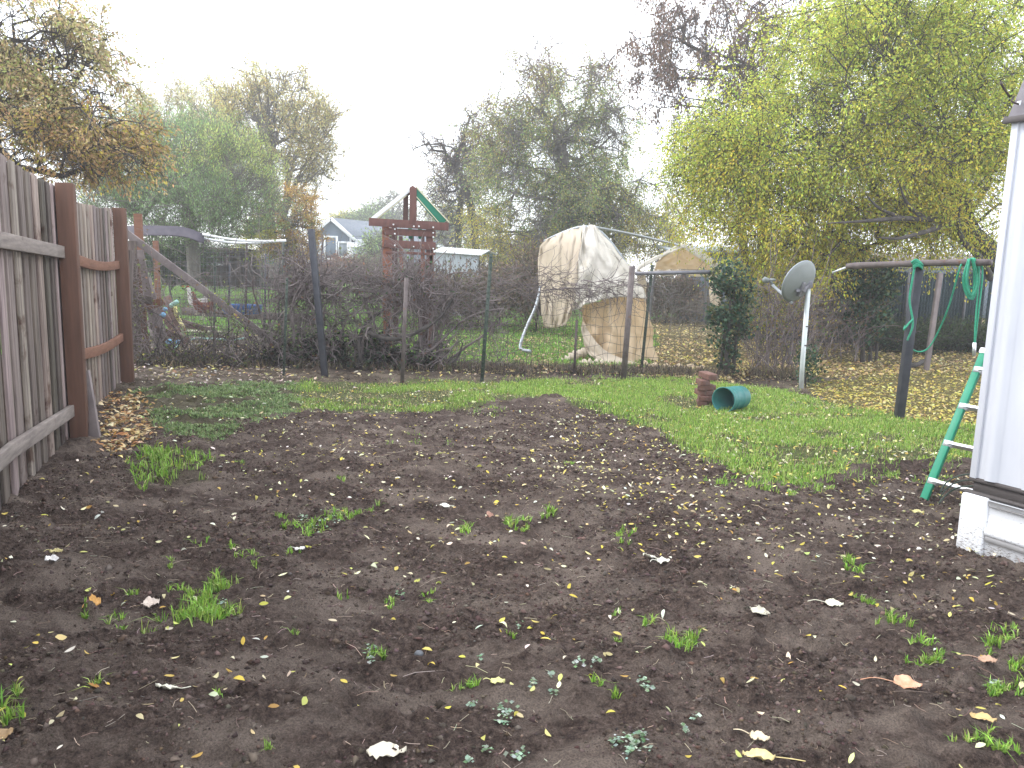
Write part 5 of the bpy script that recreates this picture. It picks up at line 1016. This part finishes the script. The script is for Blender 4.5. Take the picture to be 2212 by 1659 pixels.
def limbs(A, par, rad, n=6):
    i = np.where(par >= 0)[0]; P0 = A[par[i]]; P1 = A[i]; P1 = P1+(P1-P0)*.04
    return many_tubes(np.stack([P0, P1], 1), np.stack([np.minimum(rad[par[i]], rad[i]*1.35), rad[i]], 1), n)
def tree(name, label, trunk, blobs, ntips, nleaf, lsize, pals, r0, seed, seg=.35, jit=.3, twl=.7, droop=0., ntw=6, bark='bark', asp=.5, cat='tree', group=None, pull=.25, rt=.006, twr=.004, spread=.05, org=None, leafdrop=0.):
    """blobs: (px,py,Y,rx,ry,rz,palette index)"""
    r = np.random.default_rng(seed+100); A, par, tips, tb = grow(None, trunk, blobs, ntips, seg, jit, seed, pull); rad = radii(par, tips, r0, rt=rt)
    org = np.array(trunk[0]) if org is None else org; e = thing(name, org, label, cat, group)
    v1, f1 = limbs(A, par, rad); tp = A[tips]; dirs = A[tips]-A[par[tips]]; dirs /= np.linalg.norm(dirs, axis=1)[:, None]+1e-9
    m = len(tp)*ntw; S = np.repeat(tp, ntw, 0); dd = np.repeat(dirs, ntw, 0)*.5+r.normal(0, .75, (m, 3)); dd[:, 2] -= droop; dd /= np.linalg.norm(dd, axis=1)[:, None]; L = (twl*r.uniform(.4, 1.3, m))[:, None]
    PL = [S]; d = dd.copy(); p = S
    for k in range(4):
        d = d+r.normal(0, .22, (m, 3)); d[:, 2] -= droop*.35; d /= np.linalg.norm(d, axis=1)[:, None]; p = p+d*L/4; PL.append(p)
    PL = np.stack(PL, 1); RL = np.tile(np.linspace(twr*1.4, twr*.5, 5), (m, 1)); v2, f2 = many_tubes(PL, RL, 3)
    npmesh('trunk', np.concatenate([v1, v2]), [np.concatenate([f1, f2+len(v1)])], bark, e, smooth=True)
    if nleaf:
        k = r.integers(0, m, nleaf); t = r.uniform(.4 if leafdrop else .0, 4, nleaf); i0 = np.minimum(t.astype(int), 3); fr = (t-i0)[:, None]; P = PL[k, i0]*(1-fr)+PL[k, i0+1]*fr+r.normal(0, spread, (nleaf, 3))
        dv = PL[k, i0+1]-PL[k, i0]; dv /= np.linalg.norm(dv, axis=1)[:, None]+1e-9
        if leafdrop: kk = fbm(P[:, 0]*1.1+seed, P[:, 2]*1.1+P[:, 1]*.5, 3) > leafdrop; P = P[kk]; k = k[kk]; dv = dv[kk]
        tipi = k//ntw; pi = np.array([b[6] for b in blobs])[tb[tipi]]; C = np.zeros((len(P), 3))
        for q in set(pi): s_ = pi == q; C[s_] = palette(pals[q], int(s_.sum()), .2)
        tv = 1+r.normal(0, .16, len(tips)); C *= tv[tipi][:, None]; C = np.clip(C, .003, .9)
        dv[:, 2] -= droop
        V, Fq, cc = leaves(P, lsize*r.uniform(.6, 1.35, len(P)), C, asp, 0, dirs=dv); npmesh('crown', V, Fq, 'leaf', e, col=cc)
    return e
def tk(*pts): return curve([D(*q) for q in pts], 10)
YG = [(.44,.46,.08),(.35,.42,.07),(.52,.50,.09),(.26,.35,.07)]; YY = [(.56,.46,.06),(.48,.42,.07),(.40,.39,.06)]; GR = [(.19,.27,.10),(.24,.32,.10),(.15,.22,.09)]
OR = [(.44,.30,.14),(.5,.38,.19),(.36,.25,.13)]; BR = [(.15,.10,.075),(.20,.14,.10),(.11,.075,.06)]; OL = [(.34,.33,.12),(.26,.28,.10),(.42,.37,.12)]
# big yellow-green tree on the right
tree('shade_tree', 'large yellow green tree with spreading drooping crown over the right side', [*tk((2200,760,16.5),(2190,640,16.5),(2150,560,16.3),(2110,520,16),(2060,490,15.8))],
     [(1850,150,15,210,150,2.4,0),(2020,180,15.5,180,180,2.4,0),(1700,330,15,170,130,2.0,0),(1900,380,15,220,110,2.0,1),(2090,380,15.5,110,130,2.0,0),(1580,370,15,90,70,1.5,1),(1500,350,15.5,60,90,1.3,0),(1700,480,15,190,70,1.6,1),(1930,490,15,170,60,1.6,1),(1850,50,15.5,110,70,2,0),(1990,90,15.5,120,80,2,0),(2140,290,16,70,130,1.5,0),(1650,540,15,40,40,.8,1),(1750,570,14.6,60,40,.8,1)],
     1400, 250000, .055, [YG, YY+YG[:2]], .22, 3, seg=.35, twl=.75, droop=.3, ntw=7, asp=.5, spread=.10, leafdrop=.31, org=D(2200,760,16.5)*[1,1,0])
# brown podded tree behind it
tree('podded_tree', 'tall sparse tree with hanging brown seed clusters behind the yellow tree', [*tk((1650,640,25),(1648,450,25),(1640,300,25),(1630,180,25))],
     [(1500,110,25,120,90,2.5,0),(1600,60,25,110,80,2.5,0),(1560,260,25,90,90,2,0),(1700,40,25,100,70,2,0),(1420,110,25,70,50,2,0),(1560,400,25,80,80,1.5,0),(1640,200,25,80,90,1.5,0),(1480,10,25,90,40,2,0),(1500,200,25,80,60,2,0)],
     380, 52000, .085, [BR], .2, 8, seg=.6, twl=.8, droop=.9, ntw=5, leafdrop=.47, spread=.09, rt=.012, twr=.006, org=D(1650,700,25)*[1,1,0])
# centre tree
tree('locust_tree', 'tall twin topped olive green tree behind the beige canopy', [*tk((1245,640,32),(1240,520,32),(1225,430,32),(1215,330,32))],
     [(1165,190,32,70,80,2.2,1),(1160,130,32,28,36,1.2,2),(1290,170,32,40,45,1.5,2),(1230,260,32,140,80,2.6,0),(1190,340,32,150,90,2.8,0),(1290,350,32,80,110,2.4,0),(1150,430,32,110,80,2.6,0),(1260,460,32,110,90,2.6,0),(1060,480,31.5,50,60,1.6,3),(1330,480,32,50,80,1.8,3),(1080,290,32,50,70,1.8,1),(1200,530,31,150,40,2,3),(1420,500,30,60,60,2,3),(1400,440,30,40,70,1.8,0)],
     1100, 165000, .085, [GR+OL, OL+BR, BR+OL[:1], YY+OL], .42, 14, seg=.55, twl=1.0, droop=.3, ntw=7, rt=.015, twr=.007, spread=.1, leafdrop=.42, bark='barkpale', org=D(1245,640,32)*[1,1,0])
tree('bare_tree', 'sparse dark tree between the playset roof and the centre tree', [*tk((985,600,40),(990,520,40),(995,440,40),(1000,400,40))],
     [(975,380,40,50,60,2,0),(1010,340,40,40,50,2,0),(950,440,40,40,50,2,1),(1010,450,40,40,60,2,1),(1000,520,40,60,40,2,1)], 260, 20000, .09, [BR+OL[:1], OL+GR], .2, 22, seg=.6, twl=.9, ntw=6, rt=.02, twr=.009, spread=.1, leafdrop=.42)
tree('bare_tree', 'thin leafless tree standing left of the centre tree', [*tk((1030,600,36),(1025,500,36),(1010,420,36),(980,350,36))],
     [(985,340,36,50,40,1.5,0),(1030,350,36,40,60,1.5,0),(1020,280,36,30,60,1.5,0),(920,310,36,40,24,1.5,0)], 130, 3000, .08, [BR], .2, 23, seg=.6, twl=.9, ntw=5, rt=.014, twr=.007)
# left cluster
tree('upright_tree', 'pale yellow tree with upright bare limbs at left of centre', [*tk((590,600,36),(585,500,36),(578,400,36),(572,335,36))],
     [(575,240,36,80,80,2.2,0),(640,260,36,80,70,2.2,0),(670,330,36,60,60,2,0),(560,330,36,90,70,2,0),(640,400,36,70,60,2,0),(520,260,36,60,70,2,0),(600,180,36,60,30,1.6,0),(690,260,36,40,30,1.5,0)],
     500, 60000, .085, [[(.50,.45,.2),(.42,.41,.2),(.52,.42,.18)]], .22, 31, seg=.5, jit=.12, twl=1.1, droop=-.35, ntw=6, rt=.018, twr=.008, spread=.09, leafdrop=.43, pull=.05, bark='barkpale')
tree('bare_tree', 'faint thin topped tree rising left of the pale yellow tree', [*tk((400,560,38),(410,440,38),(430,330,38),(440,290,38))],
     [(440,240,38,70,60,2,0),(360,250,38,60,50,2,0),(400,320,38,100,50,2,0),(480,300,38,50,70,2,0),(310,280,38,50,60,2,0)], 340, 40000, .085, [[(.46,.42,.24),(.4,.38,.2)]], .16, 33, seg=.6, twl=1.1, droop=-.4, ntw=5, rt=.010, twr=.005, spread=.1, leafdrop=.38, bark='barkpale')
tree('feathery_tree', 'broad feathery green tree above the chicken run roof', [*tk((420,600,24),(415,520,24),(410,470,24),(405,430,24))],
     [(300,360,24,110,70,2,0),(400,340,24,120,70,2,0),(500,370,24,90,70,2,1),(350,440,23,160,50,2,0),(480,450,23,120,55,2,0),(270,430,23,80,40,1.6,0),(540,420,24,60,50,1.5,1),(430,500,23,140,30,1.5,0),(240,400,23,60,40,1.5,0)],
     1000, 115000, .07, [[(.18,.28,.12),(.23,.34,.15),(.14,.22,.09),(.27,.38,.16)], [(.33,.42,.13),(.42,.47,.16)]], .2, 41, seg=.35, twl=.8, droop=-.5, ntw=7, spread=.05, asp=.25, rt=.01, twr=.005, leafdrop=.36, bark='barkpale', org=D(420,600,24)*[1,1,0])
tree('orange_shrub', 'rounded orange yellow bush beside the distant house', [*tk((620,620,30),(620,560,30),(622,520,30),(624,490,30))],
     [(630,450,30,50,40,1.5,0),(600,490,30,70,40,1.6,1),(650,490,30,40,40,1.4,0),(580,520,30,60,40,1.4,1),(640,530,30,50,30,1.4,0)], 300, 34000, .07, [[(.36,.24,.07),(.40,.28,.07),(.3,.18,.07)], [(.3,.28,.05),(.26,.27,.06)]], .15, 43, twl=.5, ntw=6, cat='shrub', leafdrop=.3)
tree('orange_leaved_tree', 'orange brown leaved tree with dark branches overhanging the left fence', [*tk((-260,760,10.5),(-200,560,10.5),(-120,400,10.5),(-40,300,10.4))],
     [(40,60,10.5,130,120,1.3,0),(60,200,10.5,130,90,1.3,0),(190,300,10.4,120,60,1.1,1),(100,330,10.3,150,50,1.1,1),(250,350,10.2,70,40,.9,1),(150,170,10.5,80,120,1.2,0),(-80,150,10.5,120,160,1.4,0),(200,90,10.6,40,50,.8,0),(20,300,10.4,80,80,1,0)],
     800, 72000, .052, [[(.44,.40,.20),(.50,.42,.25),(.36,.37,.14),(.46,.34,.2)], OR+[(.38,.33,.07)]], .14, 51, seg=.25, jit=.35, twl=.42, droop=.25, ntw=6, spread=.035, asp=.45, rt=.006, twr=.003, leafdrop=.44, org=D(-260,760,10.5)*[1,1,0])
# distant tree line behind house
for i, (x, y, rx, ry, Y, lb, pal) in enumerate([(745,478,40,14,95,'low distant yellowish tree just right of the orange bush',0),(800,470,40,24,90,'distant grey green tree rising behind the house roof',1),(830,505,50,40,85,'distant dark tree left of the play tower',1),(850,450,50,30,92,'hazy distant treetop left of the play tower roof',2),
        (910,520,60,30,88,'distant low tree seen through the play tower',1),(1100,560,60,30,80,'distant brown tree right of the metal shed',3),(960,470,40,40,84,'hazy distant tree just right of the green roof strip',2),(640,560,60,30,70,'distant brown bush left of the house',3),(820,545,30,40,58,'dark green young tree at the house corner',1)]):
    tree('background_tree', lb, [*tk((x,640,Y),(x,600,Y),(x,560,Y),(x,y+ry*.6,Y))], [(x,y,Y,rx,ry,2.5,0),(x-rx*.4,y+ry,Y,rx*.8,ry,2,0),(x+rx*.4,y+ry*.8,Y,rx*.8,ry,2,0)], 130, 9000, .2, [[OL+YY, GR+[(.08,.1,.07)], [(.2,.22,.16),(.24,.24,.18)], [(.17,.12,.09),(.22,.17,.1)]][pal]], .3, 60+i, seg=1.0, twl=1.6, ntw=5, spread=.25, rt=.03, twr=.02, group='trees on the far skyline', leafdrop=.3)
# dark shrubs edging the far lawn
for i, (x, y, rx, ry, Y, lb, p) in enumerate([(370,560,70,34,27,'dark bushy shrub under the feathery tree',0),(500,590,70,22,40,'low dark green shrub behind the distant table',0),(470,560,60,30,42,'shadowy shrub in front of the distant trees',0),(640,600,60,24,42,'brown bare hedge left of the house',1),(735,583,40,9,46,'reddish brown bush in front of the house windows',2),(800,590,60,20,44,'brown hedge right of the house',1),
        (960,640,70,10,21,'brown brush in front of the metal shed',1),(1080,632,60,14,22,'brown brush right of the metal shed wall',1),(1160,612,50,34,20,'brown brush beside the leaning canopy pole',1),(1090,610,70,34,38,'brown hedge behind the leaning canopy pole',1),(1130,570,50,40,40,'greyish brush right of the metal shed',1),(1440,640,60,34,26,'brown brush under the far canopy end',1),(1160,560,40,50,36,'tall brown brush beside the tarp',1),(900,620,60,20,40,'low brown hedge behind the play tower legs',1),(560,600,50,20,43,'low hedge behind the blue tub',1),
        (1700,600,60,50,17.5,'yellow leaved bush hanging behind the satellite dish',3),(1650,640,40,60,16.5,'yellow green sapling left of the satellite dish',3),(1790,640,60,50,18.5,'dark brown brush against the slatted fence',1),(1950,742,60,14,17.5,'dark undergrowth left of the wooden post',0),(2080,745,60,14,17.5,'dark undergrowth by the home end',0),(1790,560,50,30,18,'yellow leaved shrub above the slatted fence',3)]):
    b = D(x, 640, Y)*[1,1,0]; b[2] = gz(b[0], b[1])
    tree('shrub', lb, [b+np.array([0,0,k*.06]) for k in range(5)], [(x,y,Y,rx,ry,1.0 if Y < 20 else 1.5,0)], 160, 10000 if p != 3 else 14000, .065 if Y < 20 else .1, [[[(.035,.06,.03),(.06,.09,.035)], [(.13,.10,.075),(.17,.13,.09),(.09,.085,.05)], [(.25,.11,.06),(.16,.1,.07)], YY+YG[:2]][p]], .03, 90+i, seg=.3, twl=.5 if Y < 20 else .9, ntw=6, cat='shrub', group='shrubs around the neighbouring yards', leafdrop=.3)
# standing trunks under the right tree
for pts, r, lb in (([(1606,700,18),(1602,620,18),(1606,540,18),(1600,470,18)], .13, 'upright trunk left of the slatted fence wrapped in yellow leaves'), ([(1895,790,17),(1885,700,17),(1890,620,17),(1885,560,17)], .11, 'dark slender trunk beside the ivy cluster'), ([(1790,580,17),(1802,610,17),(1822,650,17),(1830,720,17)], .10, 'curved trunk slanting behind the dish')):
    e = thing('tree_trunk', D(*pts[0])*[1,1,0], lb, 'tree trunk'); mb = MB(); mb.tube(curve([D(*q) for q in pts], 16), np.linspace(r, r*.7, 16)*(1+.06*rng.normal(size=16)), 9); mb.build('stem', 'bark', e, smooth=True)
e = thing('fallen_branch', D(1980,790,15.5)*[1,1,0], 'dark fallen branch lying on yellow leaves beside the wooden post', 'branch'); mb = MB(); mb.tube(curve(gline([(1958,798),(1980,796),(1997,788),(2008,786)], .06), 12), np.linspace(.05,.03,12), 7); mb.build('limb', 'bark', e, smooth=True)
# big visible limbs of the right tree belong to it
rt_ = [o for o in bpy.data.objects if o.name == 'shade_tree'][0]
mb = MB()
for L, r in (([(2190,640,16.4),(2140,560,16.0),(2105,510,15.2),(2085,470,14.8)], .15), ([(2150,555,16.0),(2105,500,15),(2050,478,14),(1950,472,13.4),(1860,478,13.0),(1790,482,12.8)], .085), ([(2140,600,16),(2110,550,15),(2080,520,14.2),(2070,480,13.8),(2075,430,13.6)], .09), ([(2060,480,14),(2000,500,13.3),(1940,515,13.1),(1890,512,13)], .06), ([(2095,490,15),(2090,440,14.6),(2060,390,14.2),(2050,330,14)], .09), ([(1950,472,13.4),(1900,450,13.2),(1870,420,13)], .045), ([(2000,475,13.7),(1960,440,13.4),(1940,390,13.2)], .05)):
    mb.tube(curve([D(*q) for q in L], 20), np.linspace(r, r*.14, 20)*(1+.07*rng.normal(size=20)), 8)
mb.build('limb', 'bark', rt_, smooth=True)

ut = [o for o in bpy.data.objects if o.name == 'upright_tree'][0]
for i, (tx, ty) in enumerate([(520,190),(548,160),(575,150),(605,165),(640,185),(690,200),(738,250),(715,300),(700,360),(480,230),(660,150)]):
    mb = MB(); s0 = (585 if tx < 650 else 612, 360 if tx < 650 else 470); mb.tube(curve([D(s0[0], s0[1], 36), D(s0[0]+(tx-s0[0])*.25, s0[1]+(ty-s0[1])*.4, 35.6+.1*i), D(s0[0]+(tx-s0[0])*.62, s0[1]+(ty-s0[1])*.72, 35.4), D(tx, ty, 35)], 14), np.linspace(.10, .015, 14), 6); mb.build('limb', 'barkpale', ut, smooth=True)
# ------------------------------------------------------------------ light
w_ = bpy.data.worlds.new('World'); sc.world = w_; w_.use_nodes = True; n = w_.node_tree; n.nodes.clear()
out = n.nodes.new('ShaderNodeOutputWorld'); b1 = n.nodes.new('ShaderNodeBackground'); b2 = n.nodes.new('ShaderNodeBackground'); ad = n.nodes.new('ShaderNodeAddShader')
sk = n.nodes.new('ShaderNodeTexSky'); sk.sky_type = 'NISHITA'; sk.sun_disc = False; sk.sun_elevation = R(38); sk.sun_rotation = R(-68); n.links.new(sk.outputs[0], b1.inputs[0]); b1.inputs[1].default_value = .06
tc = n.nodes.new('ShaderNodeTexCoord'); tn = noise(n, tc.outputs['Generated'], 2.2, 5, .55, (1,1,2.2)); rp = ramp(n, [(.3, (.92,.95,1.0)), (.65, (1.25,1.25,1.27))]); n.links.new(tn.outputs[0], rp.inputs[0]); n.links.new(rp.outputs[0], b2.inputs[0]); b2.inputs[1].default_value = 1.3
n.links.new(b1.outputs[0], ad.inputs[0]); n.links.new(b2.outputs[0], ad.inputs[1]); n.links.new(ad.outputs[0], out.inputs[0])
sn = bpy.data.lights.new('sun', 'SUN'); sn.energy = 1.3; sn.angle = R(12); sn.color = (1, .97, .92); so = bpy.data.objects.new('sun', sn); COL.objects.link(so)
el, az = R(38), R(-68); dv = Vector((math.sin(az)*math.cos(el), math.cos(az)*math.cos(el), math.sin(el))); so.rotation_euler = dv.to_track_quat('Z', 'Y').to_euler(); so.location = dv*50
vs = sc.view_settings; vs.view_transform = 'Standard'; vs.look = 'None'; vs.exposure = .85; vs.gamma = 1
sc.cycles.volume_bounces = 2; sc.cycles.max_bounces = 6; sc.cycles.diffuse_bounces = 3; sc.cycles.transparent_max_bounces = 8

hz = MB(); hz.hexa([[-330,-12,-1.5],[330,-12,-1.5],[330,330,-1.5],[-330,330,-1.5],[-330,-12,34],[330,-12,34],[330,330,34],[-330,330,34]])  # added scattering volume, imitates veiling lens glare over the trees
m = bpy.data.materials.new('veil_haze'); m.use_nodes = True; n = m.node_tree; n.nodes.clear(); o_ = n.nodes.new('ShaderNodeOutputMaterial'); pv = n.nodes.new('ShaderNodeVolumePrincipled')
pv.inputs['Color'].default_value = (.95,.96,1,1); pv.inputs['Density'].default_value = .0024; n.links.new(pv.outputs[0], o_.inputs['Volume'])
ho = hz.build('veil_haze', m, None, (0,0,0)); tag(ho, kind='stuff')
